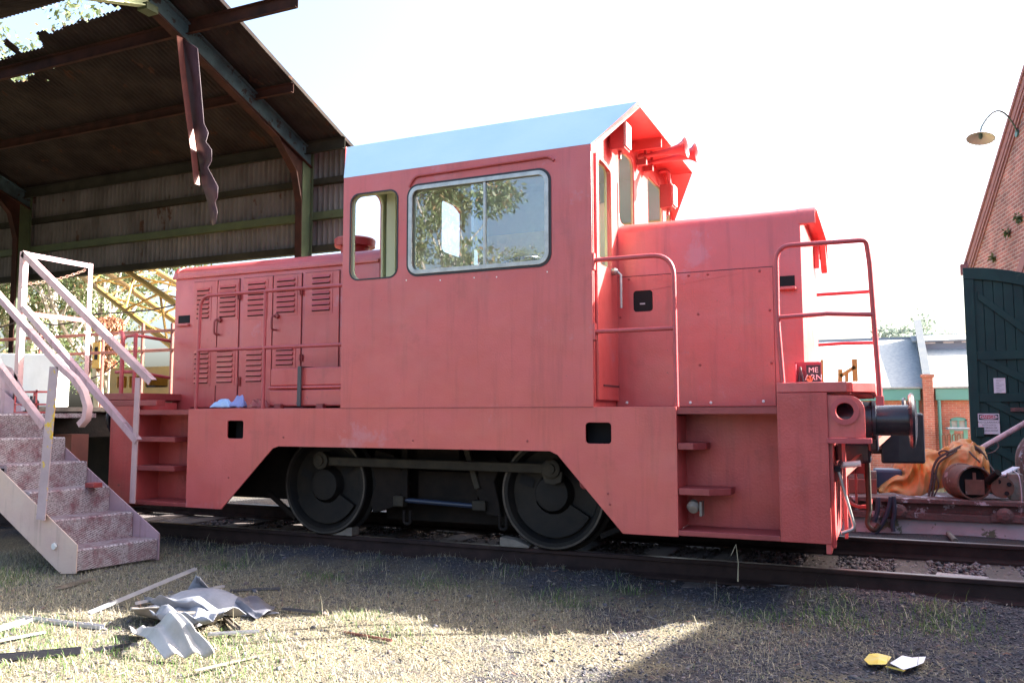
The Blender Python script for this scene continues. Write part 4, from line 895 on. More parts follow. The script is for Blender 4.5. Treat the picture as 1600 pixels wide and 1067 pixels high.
# blue rag and cloths on the footplate
def rag(name, c, sx, sy, h, m, label, cat, seed=1, n=22):
    r = np.random.default_rng(seed); u = np.linspace(-1, 1, n); U_, V_ = np.meshgrid(u, u); Z = np.zeros_like(U_)
    for k in range(7):
        a, b_ = r.normal(0, 2.6, 2); Z += np.abs(np.sin(U_*a+V_*b_+r.uniform(0, 6)))*r.uniform(.1, .35)
    Z = Z*h*(1-.85*np.maximum(np.abs(U_), np.abs(V_))**3); rad = 1-.18*np.sin(3*np.arctan2(V_, U_)+r.uniform(0, 6))
    X_ = c[0]+U_*sx*rad; Y_ = c[1]+V_*sy*rad; v = np.stack([X_, Y_, Z+c[2]], -1).reshape(-1, 3)
    i = np.arange((n-1)*(n-1)); rr_ = i//(n-1); cc = i % (n-1); a = rr_*n+cc
    o = raw_mesh(name, v, np.stack([a, a+1, a+n+1, a+n], 1), m, smooth=True); s = o.modifiers.new('t', 'SOLIDIFY'); s.thickness = .004
    return tag(o, label, cat)
q = P(348, 634, Y=5.70); rag('rag', (q[0], 5.72, ZF+.002), .10, .06, .07, M['bluecloth'], 'pale blue rag left on the footplate by the handrail foot', 'rag', 3)
q = P(372, 634, Y=5.70); rag('glove', (q[0], 5.72, ZF+.002), .06, .05, .11, mat('violet_blue_cloth', (.25, .28, .55), rough=.8), 'violet blue glove lying beside the pale blue rag', 'glove', 5)
q = P(402, 635, Y=5.72); rag('work_cloth', (q[0], 5.74, ZF+.002), .09, .06, .07, M['red_dark'], 'dark red crumpled cloth between the glove and the toolbox', 'cloth', 8)
# jar and label tin on the front deck
q0 = P(1243, 600, Y=5.95); q1 = P(1282, 565, Y=5.95)
cr = empty('tool_caddy', (q0[0]+.08, 5.95, 1.24), 'small open red caddy with a printed card and pliers on the front deck', 'caddy')
x0, x1, zt_ = q0[0], q1[0], q1[2]
MB().box(x0, x1, 6.03, 6.036, 1.24, zt_).box(x0, x0+.005, 5.95, 6.03, 1.24, zt_).box(x0, x1, 5.95, 6.03, 1.241, 1.247).box(x0, x1, 5.95, 5.955, zt_-.012, zt_).build('caddy_frame', M['redglass'], cr)
MB().box(x0+.07, x1-.002, 5.975, 5.98, 1.248, zt_-.02).build('printed_card', M['signblack'], cr)
text('card_lettering', 'ME', .05, (x0+.115, 5.973, zt_-.055), X3, Z3, M['white'], cr); text('card_lettering', 'ARN', .055, (x0+.115, 5.973, zt_-.105), X3, Z3, M['white'], cr)
MB().lathe([(0, .022), (.002, .022), (.002, 0)], (x0+.09, 5.974, 1.275), (0, -1, 0), 20).build('round_seal', M['orange'], cr)
MB().tube([(x0+.02, 5.99, 1.25), (x0+.03, 5.99, zt_-.03)], .008, 8).tube([(x0+.05, 5.985, 1.25), (x0+.028, 5.99, zt_-.03)], .008, 8).build('pliers', M['strap'], cr, smooth=True)

# timber scotch blocks on the rail
for (px, py, L, lab, cat) in ((543, 828, .26, 'grey timber wedge chocking the left wheel on the near rail', 'chock'), (815, 845, .25, 'brown timber wedge chocking the right wheel on the near rail', 'chock')):
    x = P(px, py, Z=.03)[0]
    s = 1 if px < 700 else -1
    poly = [(x-L/2*s, .001), (x+L/2*s, .001), (x+L/2*s, .075), (x-L/2*s+.12*s, .06), (x-L/2*s, .02)]
    b = MB(); b.prism(poly, (0, YR1-.05, 0), X3, Z3, (0, .11, 0)); o = b.build('wheel_chock', M['timber'], bevel=.006); tag(o, lab, cat, 'chocks on the near rail')

# ================================================================== STEEL STEPS (left)
st = empty('steel_stairs', (-6.4, 5.0, GZ), 'pink painted steel stairs with worn chequer plate treads and angle iron rails', 'stairs')
XB = -5.665; RUN, RISE = .292, .211
def S(a, b_, z): return (XB-a-.11*(1-b_), 4.655+.695*b_+.0*a, z)
NST = 6
for i in range(NST):
    z0 = GZ-.03+RISE*i if i else GZ+.03; z1 = GZ+.195+RISE*i-.0; a = RUN*i
    b = MB(); vs = []
    pr_ = [(a, z0), (a, z1-.012), (a+.012, z1), (a+RUN+.0, z1), (a+RUN, z1-.03), (a+.03, z1-.03), (a+.03, z0)]
    vs = [S(q[0], .012, q[1]) for q in pr_]+[S(q[0], .988, q[1]) for q in pr_]; k = len(pr_)
    b.add(vs, [tuple(range(k)), tuple(range(2*k-1, k-1, -1))]+[(j, j+k, (j+1) % k+k, (j+1) % k) for j in range(k)]); b.build('stair_tread', M['tread'], st, bevel=.003)
top = GZ+.195+RISE*(NST-1)
def stringer(b_, th, m, nm):
    pts = [(-.012, GZ+.015), (.16, GZ+.0), (RUN*6+.35, top-.10), (RUN*6+.35, top+.24), (-.012, GZ+.235)]
    v = [S(a, b_, z) for a, z in pts]; n = Vector((0, th, 0)); v2 = [Vector(q)+n for q in v]; k = len(v)
    return MB().add(v+v2, [tuple(range(k)), tuple(range(2*k-1, k-1, -1))]+[(j, j+k, (j+1) % k+k, (j+1) % k) for j in range(k)]).build(nm, m, st, bevel=.003)
stringer(0, -.010, M['stringer'], 'stringer'); stringer(1, .010, M['pink'], 'stringer')
# bolt plate at the foot of the near stringer
q = P(85, 853, Y=4.64); MB().lathe([(0, .028), (.012, .026), (.014, 0)], (q[0], 4.642, q[2]), (0, -1, 0), 8).build('stringer_bolt', M['plinthw'], st)
def angle(name, p0, p1, w, parent, m, t=.008, side=1, up=(0, 0, 1)):
    """angle iron: flange facing the viewer (-Y) plus flange on top"""
    p0, p1 = Vector(p0), Vector(p1); d = (p1-p0).normalized(); y = Vector((0, 1, 0)); u = y.cross(d).normalized()
    if u.z < 0 or (abs(u.z) < .2 and u.x < 0): u = -u
    b = MB()
    for (a0_, a1_, c0, c1) in ((-w/2, w/2, 0, t), (w/2-t, w/2, t+.0005, w*side)):
        vs = []
        for p in (p0, p1):
            for s_, c_ in ((a0_, c0), (a1_, c0), (a1_, c1), (a0_, c1)): vs.append(p+u*s_+y*c_)
        b.add(vs, [(0, 1, 2, 3), (4, 7, 6, 5), (0, 4, 5, 1), (1, 5, 6, 2), (2, 6, 7, 3), (3, 7, 4, 0)])
    return b.build(name, m, parent)
YA, YB_ = 4.60, 5.385
PA = lambda x, y, Y: P(x, y, Y=Y)
# near side post, handrail with the rolled end, mid rail
b = MB(); p0, p1 = PA(63, 812, YA), PA(84, 573, YA)
angle('near_post', p0, p1, .10, st, M['yellowpink'], side=.6)
h0 = PA(-60, 402, YA); h1_ = PA(92, 574, YA)
path = [h0, h1_]+[PA(*q, YA) for q in ((112, 592), (126, 612), (133, 636), (130, 654), (121, 664))]
def flat(name, path, w, t, m, parent):
    """flat bar lying on its side along a path in the x-z plane"""
    path = [Vector(p) for p in path]; vs = []; fs = []; y = Vector((0, 1, 0))
    for i, p in enumerate(path):
        d = (path[min(i+1, len(path)-1)]-path[max(i-1, 0)]).normalized(); n = y.cross(d).normalized()
        for a_, c_ in ((-t, 0), (t, 0), (t, w), (-t, w)): vs.append(p+n*a_+y*c_)
    for i in range(len(path)-1):
        for j in range(4): fs.append((i*4+j, i*4+(j+1) % 4, (i+1)*4+(j+1) % 4, (i+1)*4+j))
    k = len(path)-1; fs += [(3, 2, 1, 0), (k*4, k*4+1, k*4+2, k*4+3)]
    return MB().add(vs, fs).build(name, m, parent, smooth=True, bevel=.002)
flat('near_handrail', path, .055, .024, M['pinkclean'], st)
angle('near_mid_rail', PA(-60, 498, YA), PA(66, 668, YA), .05, st, M['pinkclean'])
# far side: top post, handrail, mid rail, lower post
XA_ = PA(30, 480, YB_)[0]
angle('top_post', (XA_, YB_, 1.06), (XA_, YB_, PA(33, 393, YB_)[2]), .055, st, M['pinkclean'])
angle('far_handrail', PA(34, 396, YB_), PA(234, 597, YB_), .06, st, M['pinkclean'])
angle('far_mid_rail', PA(33, 480, YB_), PA(212, 690, YB_), .055, st, M['yellowpink'] if 0 else M['pink'])
angle('lower_post', PA(206, 786, YB_+.012), PA(215, 590, YB_+.012), .06, st, M['pinkclean'])
zt_ = PA(33, 393, YB_)[2]
yb2 = 6.16
MB().box(XA_-.03, XA_+.03, yb2-.004, yb2+.004, 1.05, zt_).box(XA_+.026, XA_+.034, yb2-.05, yb2-.004, 1.05, zt_).build('platform_post', M['pinkclean'], st)
MB().box(XA_-.028, XA_+.028, YB_+.01, yb2, zt_-.012, zt_-.002).box(XA_+.02, XA_+.028, YB_+.01, yb2, zt_-.05, zt_-.012).build('platform_top_rail', M['pink'], st)
zm = PA(45, 484, YB_)[2]
MB().box(XA_-.028, XA_+.028, YB_+.01, yb2, zm-.012, zm-.002).box(XA_+.02, XA_+.028, YB_+.01, yb2, zm-.05, zm-.012).build('platform_mid_rail', M['red_dark'], st)
# platform deck and gusset, chain
MB().box(-9.3, XA_+.12, 4.66, 6.2, 1.01, 1.055).build('platform_deck', M['tread'], st)
MB().add([PA(19, 575, YB_), PA(52, 636, YB_), PA(18, 640, YB_), PA(-20, 640, YB_), PA(-20, 560, YB_)], [(0, 1, 2, 3, 4)]).build('platform_gusset', M['pink'], st)
b = MB(); 
def chain(p0, p1, sag, n, r=.012):
    b = MB(); p0, p1 = Vector(p0), Vector(p1)
    pts = [p0.lerp(p1, k/n)-Vector((0, 0, sag*4*(k/n)*(1-k/n))) for k in range(n+1)]
    for k in range(n):
        c = (pts[k]+pts[k+1])/2; d = (pts[k+1]-pts[k]); e = Vector((0, 0, 1)) if k % 2 else Vector((0, 1, 0)); L = d.length*.62
        b.tube([c+d.normalized()*math.cos(t)*L+e*math.sin(t)*r for t in np.linspace(0, 6.2832, 9)], r*.32, 5, caps=False)
    return b
chain(PA(40, 444, YB_), (XA_, yb2, PA(128, 420, yb2)[2]), .03, 22).build('safety_chain', M['rust'], st)

# white machine cover and clutter behind the platform
def simple(name, mb, m, label, cat, group=None, **k):
    o = mb.build(name, m, **k); return tag(o, label, cat, group)
q0, q1 = P(28, 640, Y=6.9), P(88, 553, Y=6.9)
tk = MB(); tk.prism([(q0[0]-.9, 1.13), (q1[0], 1.13), (q1[0], q1[2]-.08), (q1[0]-.06, q1[2]), (q0[0]-.9, q1[2]+.06)], (0, 6.9, 0), X3, Z3, (0, .2, 0))
simple('fuel_tank', tk, M['white'], 'white box shaped tank on the crane wagon deck behind the stairs', 'tank', bevel=.02)
cr2 = empty('bottle_crate', (-6.95, 5.0, 1.06), 'small red wire crate of dark bottles at the top of the stairs', 'crate')
c0 = P(21, 644, Y=4.95); c1 = P(57, 609, Y=4.95); x0, x1, z0, z1 = c0[0], c1[0], 1.057, c1[2]
b = MB()
for x in (x0, x1-.012):
    for y in (4.95, 5.13): b.box(x, x+.012, y, y+.012, z0, z1)
for z in (z0, z0+.07, z1-.02):
    b.box(x0, x1, 4.95, 4.957, z, z+.012).box(x0, x1, 5.135, 5.142, z, z+.012).box(x0, x0+.006, 4.95, 5.14, z, z+.012).box(x1-.006, x1, 4.95, 5.14, z, z+.012)
b.build('crate_frame', M['red_rail'], cr2)
for i in range(3):
    MB().lathe([(0, .03), (.09, .03), (.11, .012), (.14, .012), (.14, 0)], (x0+.045+i*.055, 5.04, z0+.012), (0, 0, 1), 14).build('bottle', M['rubber'], cr2, smooth=True)
MB().box(x0+.02, x0+.07, 5.005, 5.008, z0+.02, z0+.06).box(x0+.11, x0+.15, 5.005, 5.008, z0+.03, z0+.06).build('bottle_label', M['paperw'], cr2)
q = P(152, 755, Y=5.2); simple('brick_bat', MB().box(q[0]-.055, q[0]+.055, 5.12, 5.21, GZ+.195+RISE*2+.001, GZ+.195+RISE*2+.042), M['red_dark'], 'broken red brick resting on the third stair tread', 'brick', bevel=.006)

# ================================================================== OPEN SHED (left)
shed = empty('locomotive_shed', (-14, 8.2, GZ), 'open sided corrugated iron shed with a torn rusty roof and steel portal frames', 'shed')
XS, YW, ZE, SL, YRD = -8.44, 12.0, 5.80, .36, 8.22
def roofz(y): return ZE+SL*(YW-y) if y >= YRD else ZE+SL*(YW-YRD)-SL*(YRD-y)
farpl = (0, SL, 1, ZE+SL*YW); nearpl = (0, -SL, 1, ZE+SL*(YW-YRD)-SL*YRD)
def inpoly(x, y, poly):
    c = False; n = len(poly)
    for i in range(n):
        x0, y0 = poly[i]; x1, y1 = poly[(i+1) % n]
        if (y0 > y) != (y1 > y) and x < (x1-x0)*(y-y0)/(y1-y0)+x0: c = not c
    return c
def holeset(pts, pl): return [P(*q, pl=pl)[:2] for q in pts]
tear = [(-60, 108), (-60, 40), (0, 28), (105, -8), (192, 13), (160, 24), (134, 34), (130, 29), (118, 36), (96, 44), (77, 53), (69, 46), (55, 52), (64, 64), (67, 74), (34, 83), (26, 74), (12, 60), (4, 65), (14, 76), (24, 86), (0, 93)]
holes_far = [holeset(q, farpl) for q in (tear, [(6, 117), (22, 112), (48, 107), (54, 115), (43, 120), (42, 127), (30, 126), (20, 128)], [(68, 102), (85, 97), (90, 102), (84, 108), (76, 105)], [(74, 124), (77, 127), (76, 128), (73, 125)], [(80, 110), (82, 113), (81, 114)])]
def corr_sheet(name, x0, x1, rows, fn, m, parent, pitch=.09, amp=.018, seg=6, holes=(), th=0):
    xs = np.arange(x0, x1, pitch/seg); t = np.linspace(0, 1, rows+1); V = []; nx = len(xs)
    off = amp*np.sin(2*np.pi*xs/pitch)
    for tt in t:
        y, z, ny, nz = fn(tt); V.append(np.stack([xs, y+off*ny, z+off*nz], -1))
    V = np.concatenate(V); i = np.arange((nx-1)*rows); r = i//(nx-1); c = i % (nx-1); a = r*nx+c; F = np.stack([a, a+1, a+nx+1, a+nx], 1)
    if holes:
        cen = V[F].mean(1); keep = np.ones(len(F), bool)
        for h in holes:
            bb = np.array(h); cand = np.where((cen[:, 0] > bb[:, 0].min()) & (cen[:, 0] < bb[:, 0].max()) & (cen[:, 1] > bb[:, 1].min()) & (cen[:, 1] < bb[:, 1].max()))[0]
            for k in cand:
                if inpoly(cen[k, 0], cen[k, 1], h): keep[k] = False
        F = F[keep]
    o = raw_mesh(name, V, F, m, smooth=True); o.parent = parent; o.matrix_parent_inverse = WM(parent).inverted(); return o
cs, sn = 1/math.hypot(1, SL), SL/math.hypot(1, SL)
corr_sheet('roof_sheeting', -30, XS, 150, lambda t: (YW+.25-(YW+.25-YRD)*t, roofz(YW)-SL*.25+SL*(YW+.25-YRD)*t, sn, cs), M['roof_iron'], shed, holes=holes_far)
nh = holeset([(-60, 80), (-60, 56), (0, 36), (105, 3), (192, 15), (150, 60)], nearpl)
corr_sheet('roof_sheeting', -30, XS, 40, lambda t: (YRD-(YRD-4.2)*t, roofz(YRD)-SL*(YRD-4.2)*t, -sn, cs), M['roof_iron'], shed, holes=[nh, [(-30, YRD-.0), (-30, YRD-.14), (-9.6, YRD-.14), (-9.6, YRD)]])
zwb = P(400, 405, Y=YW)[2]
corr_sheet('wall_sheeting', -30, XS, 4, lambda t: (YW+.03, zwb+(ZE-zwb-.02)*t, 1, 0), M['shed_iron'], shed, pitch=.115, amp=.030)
# portals
def portal(X):
    g = MB(); w = .07
    inner = [(YW-.10, GZ), (YW-.34, GZ), (YW-.40, 4.75), (YW-.55, 5.25), (YW-1.05, 5.72), (YRD+.0, roofz(YRD)-.42)]
    outer = [(YRD, roofz(YRD)-.09), (YW-.10, ZE-.07)]
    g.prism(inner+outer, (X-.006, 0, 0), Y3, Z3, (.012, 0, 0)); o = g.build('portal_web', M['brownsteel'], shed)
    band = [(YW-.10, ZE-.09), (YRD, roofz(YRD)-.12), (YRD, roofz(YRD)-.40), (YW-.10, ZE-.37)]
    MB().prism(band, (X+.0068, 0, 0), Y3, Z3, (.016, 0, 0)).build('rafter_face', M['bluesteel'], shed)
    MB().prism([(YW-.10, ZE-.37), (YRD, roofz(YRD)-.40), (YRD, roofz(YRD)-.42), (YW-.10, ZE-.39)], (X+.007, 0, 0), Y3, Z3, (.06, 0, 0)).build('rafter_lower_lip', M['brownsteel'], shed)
    def fl(p, nm, m, d):
        b = MB()
        for i in range(len(p)-1):
            (y0, z0), (y1, z1) = p[i], p[i+1]; q = Vector((0, y1-y0, z1-z0)).normalized(); n = Vector((0, -q.z, q.y))*d*.014
            v = []
            for (y, z) in ((y0, z0), (y1, z1)):
                for sx in (-w, w): v.append(Vector((X+sx, y, z)))
            v = v+[u_+n for u_ in v]; b.add(v, [(0, 1, 3, 2), (4, 6, 7, 5), (0, 4, 5, 1), (2, 3, 7, 6), (0, 2, 6, 4), (1, 5, 7, 3)])
        b.build(nm, m, shed)
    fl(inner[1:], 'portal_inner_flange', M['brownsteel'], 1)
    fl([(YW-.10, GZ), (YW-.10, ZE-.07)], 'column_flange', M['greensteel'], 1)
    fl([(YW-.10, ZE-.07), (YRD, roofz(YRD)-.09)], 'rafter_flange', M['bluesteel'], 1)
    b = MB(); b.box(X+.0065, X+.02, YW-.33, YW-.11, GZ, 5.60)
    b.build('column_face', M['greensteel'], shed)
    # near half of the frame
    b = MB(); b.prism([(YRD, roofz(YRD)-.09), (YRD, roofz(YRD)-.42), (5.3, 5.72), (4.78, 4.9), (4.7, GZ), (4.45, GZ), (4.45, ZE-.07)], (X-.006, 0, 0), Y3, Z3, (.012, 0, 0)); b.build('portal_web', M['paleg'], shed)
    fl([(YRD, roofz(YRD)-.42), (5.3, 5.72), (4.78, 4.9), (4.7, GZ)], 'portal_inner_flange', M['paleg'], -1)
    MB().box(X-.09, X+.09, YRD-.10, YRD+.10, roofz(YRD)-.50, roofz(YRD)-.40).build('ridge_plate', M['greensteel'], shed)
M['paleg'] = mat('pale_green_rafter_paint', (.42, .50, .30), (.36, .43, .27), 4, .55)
XP = -9.23
for X in (XP, XP-7.4, XP-14.8): portal(X)
# purlins under the roof: C-section rails running the length of the shed
def purlin(y, x1, m, h=.17, dz=-.035, w=.06, side=1):
    z = roofz(y)+dz-.02; b = MB(); b.box(-30, x1, y-.004, y+.004, z-h, z).box(-30, x1, y-w*side if side > 0 else y, y if side > 0 else y+w, z-h-.006, z-h).box(-30, x1, *sorted((y, y-w*side)), z-.002, z+.004)
    return b.build('purlin', m, shed)
purlin(10.42, XS+.0, M['brownsteel'], .15); purlin(11.75, XS+.06, M['greygirt'], .20)
purlin(8.95, -7.2, M['brownsteel'], .20)
MB().box(XS-.02, XS+.01, YRD, YW+.2, 0, .01).build('x', M['roof_iron']) if 0 else None
b = MB(); b.add([(XS+.012, YW+.26, roofz(YW)-SL*.26+.02), (XS+.012, YRD, roofz(YRD)+.02), (XS+.012, YRD, roofz(YRD)-.05), (XS+.012, YW+.26, roofz(YW)-SL*.26-.05)], [(0, 1, 2, 3)]).build('verge_trim', M['roof_iron'], shed)
# wall girts
for (yy, h, m) in ((5.17, .10, M['greygirt']), (4.55, .13, M['greensteel']), (zwb+.06, .12, M['greygirt'])):
    MB().box(-30, XS, YW-.10, YW-.092, yy-h/2, yy+h/2).box(-30, XS, YW-.10, YW+.015, yy-h/2-.006, yy-h/2).build('wall_girt', m, shed)
# crack of light between eaves purlin and wall top on the right part
# hanging torn strip
hs = empty('torn_strip', P(287, 62, Y=8.75), 'torn steel strip dangling from the shed roof beside the front rafter', 'metal strip')
pl_pts = [((285, 60), (309, 76)), ((291, 120), (314, 133)), ((300, 188), (319, 193)), ((305, 214), (326, 208)), ((307, 222), (322, 222)), ((309, 240), (331, 234)), ((312, 256), (331, 252)), ((314, 268), (325, 262)), ((316, 290), (341, 292)), ((321, 303), (340, 309)), ((325, 318), (336, 316)), ((328, 335), (340, 331)), ((332, 352), (337, 350))]
vs = []
for k, (a, c) in enumerate(pl_pts):
    dy = .10*math.sin(k*1.3); p, q = P(*a, Y=8.75+dy), P(*c, Y=8.62+dy*.2)
    vs += [p, q]
o = MB().add(vs, [(2*i, 2*i+1, 2*i+3, 2*i+2) for i in range(len(pl_pts)-1)]).build('strip_sheet', M['torn'], hs, smooth=True)
o.modifiers.new('t', 'SOLIDIFY').thickness = .006
vs = []
for (a, c) in (((285, 60), 0), ((291, 120), 0), ((300, 190), 0), ((307, 240), 0), ((312, 290), 0)):
    p = P(*a, Y=8.74); vs += [p, (p[0]-.01, p[1]-.10, p[2])]
o = MB().add(vs, [(2*i, 2*i+1, 2*i+3, 2*i+2) for i in range(4)]).build('folded_edge', M['brownred'], hs); o.modifiers.new('t', 'SOLIDIFY').thickness = .006

# ================================================================== CRANE WAGON and yard beyond
cw_ = empty('crane_wagon', (-10.5, 6.9, 0), 'timber decked flat wagon with brown red railings behind the stairs', 'wagon')
MB().box(-15.5, -7.75, 5.7, 8.1, 1.075, 1.12).build('timber_deck', M['timber'], cw_)
MB().box(-15.5, -7.8, 5.78, 5.86, .84, 1.07).box(-15.5, -7.8, 7.94, 8.02, .84, 1.07).box(-7.86, -7.8, 5.86, 7.94, .80, 1.07).build('wagon_frame', M['frame'], cw_)
for x in (-9.2, -11.4):
    for Yw, s in ((YR1, -1), (YR2, 1)):
        MB().lathe([(-.05, 0), (-.05, .45), (-.03, .42), (.05, .42), (.05, .34), (.01, .32), (.01, .10), (.06, .09), (.06, 0)], (x, Yw, .42), (0, s, 0), 40).build('wagon_wheel', M['wheel'], cw_, smooth=True)
    MB().box(x-.35, x+.35, 5.9, 5.98, .35, .62).build('axle_guard', M['frame'], cw_)
q = P(107, 655, Y=6.0); MB().box(q[0]-.12, q[0]+.12, 5.95, 6.15, GZ+.0, .84).build('support_post', M['brownred'], cw_)
# railings of the wagon
for (y, ) in ((7.95,),):
    b = MB()
    for px in (62, 160, 222, 268):
        x = P(px, 560, Y=y)[0]; b.tube([(x, y, 1.12), (x, y, P(px, 505, Y=y)[2])], .022, 8)
    z = P(200, 520, Y=y)[2]; b.tube([(-13, y, z-.25), (-7.9, y, z-.25)], .02, 8); b.tube([(-13, y, z), (-7.9, y, z)], .02, 8)
    b.build('wagon_railing', M['brownred'], cw_, smooth=True)
hw = P(176, 702, Y=8.6)
b = MB().tube(arc((hw[0], 8.6, hw[2]), .17, 0, 360, (1, 0, 0), (0, .2, 1), 30), .014, 8, caps=False)
for t in (0, 60, 120): b.tube([(hw[0]+.165*math.cos(R(t)), 8.6, hw[2]+.165*math.sin(R(t))), (hw[0]-.165*math.cos(R(t)), 8.6, hw[2]-.165*math.sin(R(t)))], .010, 6)
b.tube([(hw[0], 8.6, hw[2]), (hw[0]-.25, 8.75, hw[2]-.45)], .022, 8)
hwo = b.build('hand_wheel', M['yellow'], smooth=True); tag(hwo, 'yellow hand wheel on a slanting shaft behind the stairs', 'hand wheel')
# low yellow machine chassis
ch = empty('crane_chassis', (-13.5, 10.2, GZ), 'low yellow and blue grey crane chassis seen under the wagon deck', 'chassis')
y = 9.6
q0, q1 = P(118, 708, Y=y), P(180, 668, Y=y)
MB().box(q0[0]-3, q1[0]+1.2, y, y+1.2, q0[2], q0[2]+.22).build('chassis_beam', M['frame'], ch)
MB().box(P(118, 690, Y=y)[0]-1.5, P(146, 690, Y=y)[0], y+.02, y+1.1, q0[2]+.22, q1[2]).build('tool_locker', mat('blue_grey_box', (.07, .10, .16), rough=.5), ch, bevel=.02)
MB().box(P(148, 690, Y=y)[0], P(158, 690, Y=y)[0], y-.01, y+1.1, q0[2]+.22, q1[2]).box(P(160, 690, Y=y)[0], P(182, 690, Y=y)[0], y+.02, y+1.1, q0[2]+.22, q1[2]).build('yellow_panel', M['yellow'], ch, bevel=.01)
MB().box(P(90, 730, Y=y)[0], q1[0]+1.4, y+.1, y+.9, GZ, q0[2]-.12).build('dark_base', M['frame'], ch)
# yellow cab
yc_ = empty('crane_cab', (-11, 10.6, .6), 'low yellow crane cab with dark window openings beyond the locomotive', 'crane cab')
y = 10.4
a, c_ = P(172, 575, Y=y), P(272, 618, Y=y); x0, x1, z1, z0 = a[0], c_[0]+.6, a[2], c_[2]-.5
wz0, wz1 = P(200, 606, Y=y)[2], P(200, 588, Y=y)[2]
op = [rrect(P(u0, 600, Y=y)[0], P(u1, 600, Y=y)[0], wz0, wz1, .03) for u0, u1 in ((182, 198), (201, 220), (226, 262))]
plate('cab_panel', [(x0, z0), (x1, z0), (x1, z1-.05), (x1-.05, z1), (x0+.05, z1), (x0, z1-.05)], op, (0, y, 0), X3, Z3, -.03, M['paleyellow'], yc_)
MB().box(x0, x1, y+.9, y+.93, z0, z1-.02).box(x0+.03, x1, y+.03, y+.9, z1-.03, z1-.004).box(x0, x0+.03, y+.03, y+.9, z0, z1-.05).build('cab_shell', M['yellow'], yc_)
MB().box(x0+.3, x0+.75, y+.3, y+.6, z0, z1-.3).build('seat', M['rubber'], yc_)
# switch box on a post and yellow upright with oval holes
y = 9.0; a, c_ = P(145, 535, Y=y), P(155, 575, Y=y)
pb = empty('control_panel', (a[0], y, GZ), 'small yellow control panel beside a rusty post behind the stair rail', 'control panel')
MB().box(a[0], c_[0], y, y+.08, c_[2], a[2]).build('panel_body', M['yellow'], pb, bevel=.006)
MB().box(P(148, 545, Y=y)[0], P(153, 545, Y=y)[0], y-.004, y-.001, P(149, 562, Y=y)[2], P(149, 542, Y=y)[2]).build('panel_slot', M['void'], pb)
xx = P(139, 560, Y=y)[0]; MB().tube([(xx, y, GZ), (xx, y, P(139, 520, Y=y)[2])], .03, 10).build('panel_post', M['rust'], pb, smooth=True)
# lattice boom
bm = empty('crane_boom', P(275, 520, Y=10.8), 'pale yellow lattice crane boom sloping down behind the locomotive', 'crane boom')
def lat(p, Y): return Vector(P(*p, Y=Y))
u0, u1 = lat((175, 408), 12.8), lat((300, 492), 10.2)
l0, l1 = lat((120, 425), 12.8), lat((300, 565), 10.2)
off = Vector((.25, .7, 0)); L4 = [(u0, u1), (l0, l1), (u0+off, u1+off), (l0+off, l1+off)]
b = MB()
for p, q in L4: b.tube([p-(q-p)*.5, q+(q-p)*.3], .06, 8)
b.build('boom_chords', M['paleyellow'], bm, smooth=True)
b = MB(); n = 3
for k in range(-1, n+1):
    t = k/n; t2 = (k+.5)/n
    for (A_, B_) in ((0, 1), (2, 3), (0, 2), (1, 3)):
        b.tube([L4[A_][0].lerp(L4[A_][1], t), L4[B_][0].lerp(L4[B_][1], t2)], .022, 6); b.tube([L4[B_][0].lerp(L4[B_][1], t2), L4[A_][0].lerp(L4[A_][1], t+1/n)], .022, 6)
b.build('boom_lacing', M['paleyellow'], bm, smooth=True)
# slack cable
def cable(name, pts, r, m, label, cat): return tag(MB().tube(pts, r, 6).build(name, m, smooth=True), label, cat)
pts = [Vector(P(*q, Y=9.3)) for q in ((-20, 522), (0, 512), (30, 502), (55, 503), (85, 508), (110, 505), (130, 494), (160, 490), (200, 488), (240, 484), (275, 476))]
cable('slack_cable', pts, .012, M['rope'], 'dark slack cable strung behind the stair rails', 'cable')
pts = [Vector(P(*q, Y=9.1)) for q in ((140, 592), (160, 585), (180, 570), (196, 556))]
cable('thin_hose', pts, .010, M['rope'], 'thin dark hose curving below the yellow control panel', 'hose')

# ================================================================== TREES
def leaf_mesh(name, n, blobs, size, mats, w, seed, droop=.6):
    r = np.random.default_rng(seed); tot = sum(b_[3]**2 for b_ in blobs); V = []
    for (x, y, z, rad) in blobs:
        k = max(20, int(n*rad*rad/tot)); d = r.normal(0, 1, (k, 3)); d /= np.linalg.norm(d, axis=1)[:, None]
        rr_ = rad*(.35+.65*r.uniform(0, 1, k)**.5); rr_ *= (1+.25*np.sin(3*d[:, 0]*2+x)*np.cos(4*d[:, 2]+y))
        c = d*rr_[:, None]*np.array([1, 1, .62]); V.append(c+np.array([x, y, z]))
    C = np.concatenate(V); n = len(C); a = r.normal(0, 1, (n, 3)); a[:, 2] -= droop*1.6; a /= np.linalg.norm(a, axis=1)[:, None]
    b_ = np.cross(a, r.normal(0, 1, (n, 3))); b_ /= np.linalg.norm(b_, axis=1)[:, None]; s = r.uniform(size[0], size[1], n)[:, None]; wd = s*.22
    q = np.stack([C, C+a*s*.5+b_*wd, C+a*s, C+a*s*.5-b_*wd], 1).reshape(-1, 3); F = np.arange(n*4).reshape(-1, 4)
    me = raw_mesh(name, q, F, mats, r.choice(len(mats), n, p=w)); return me
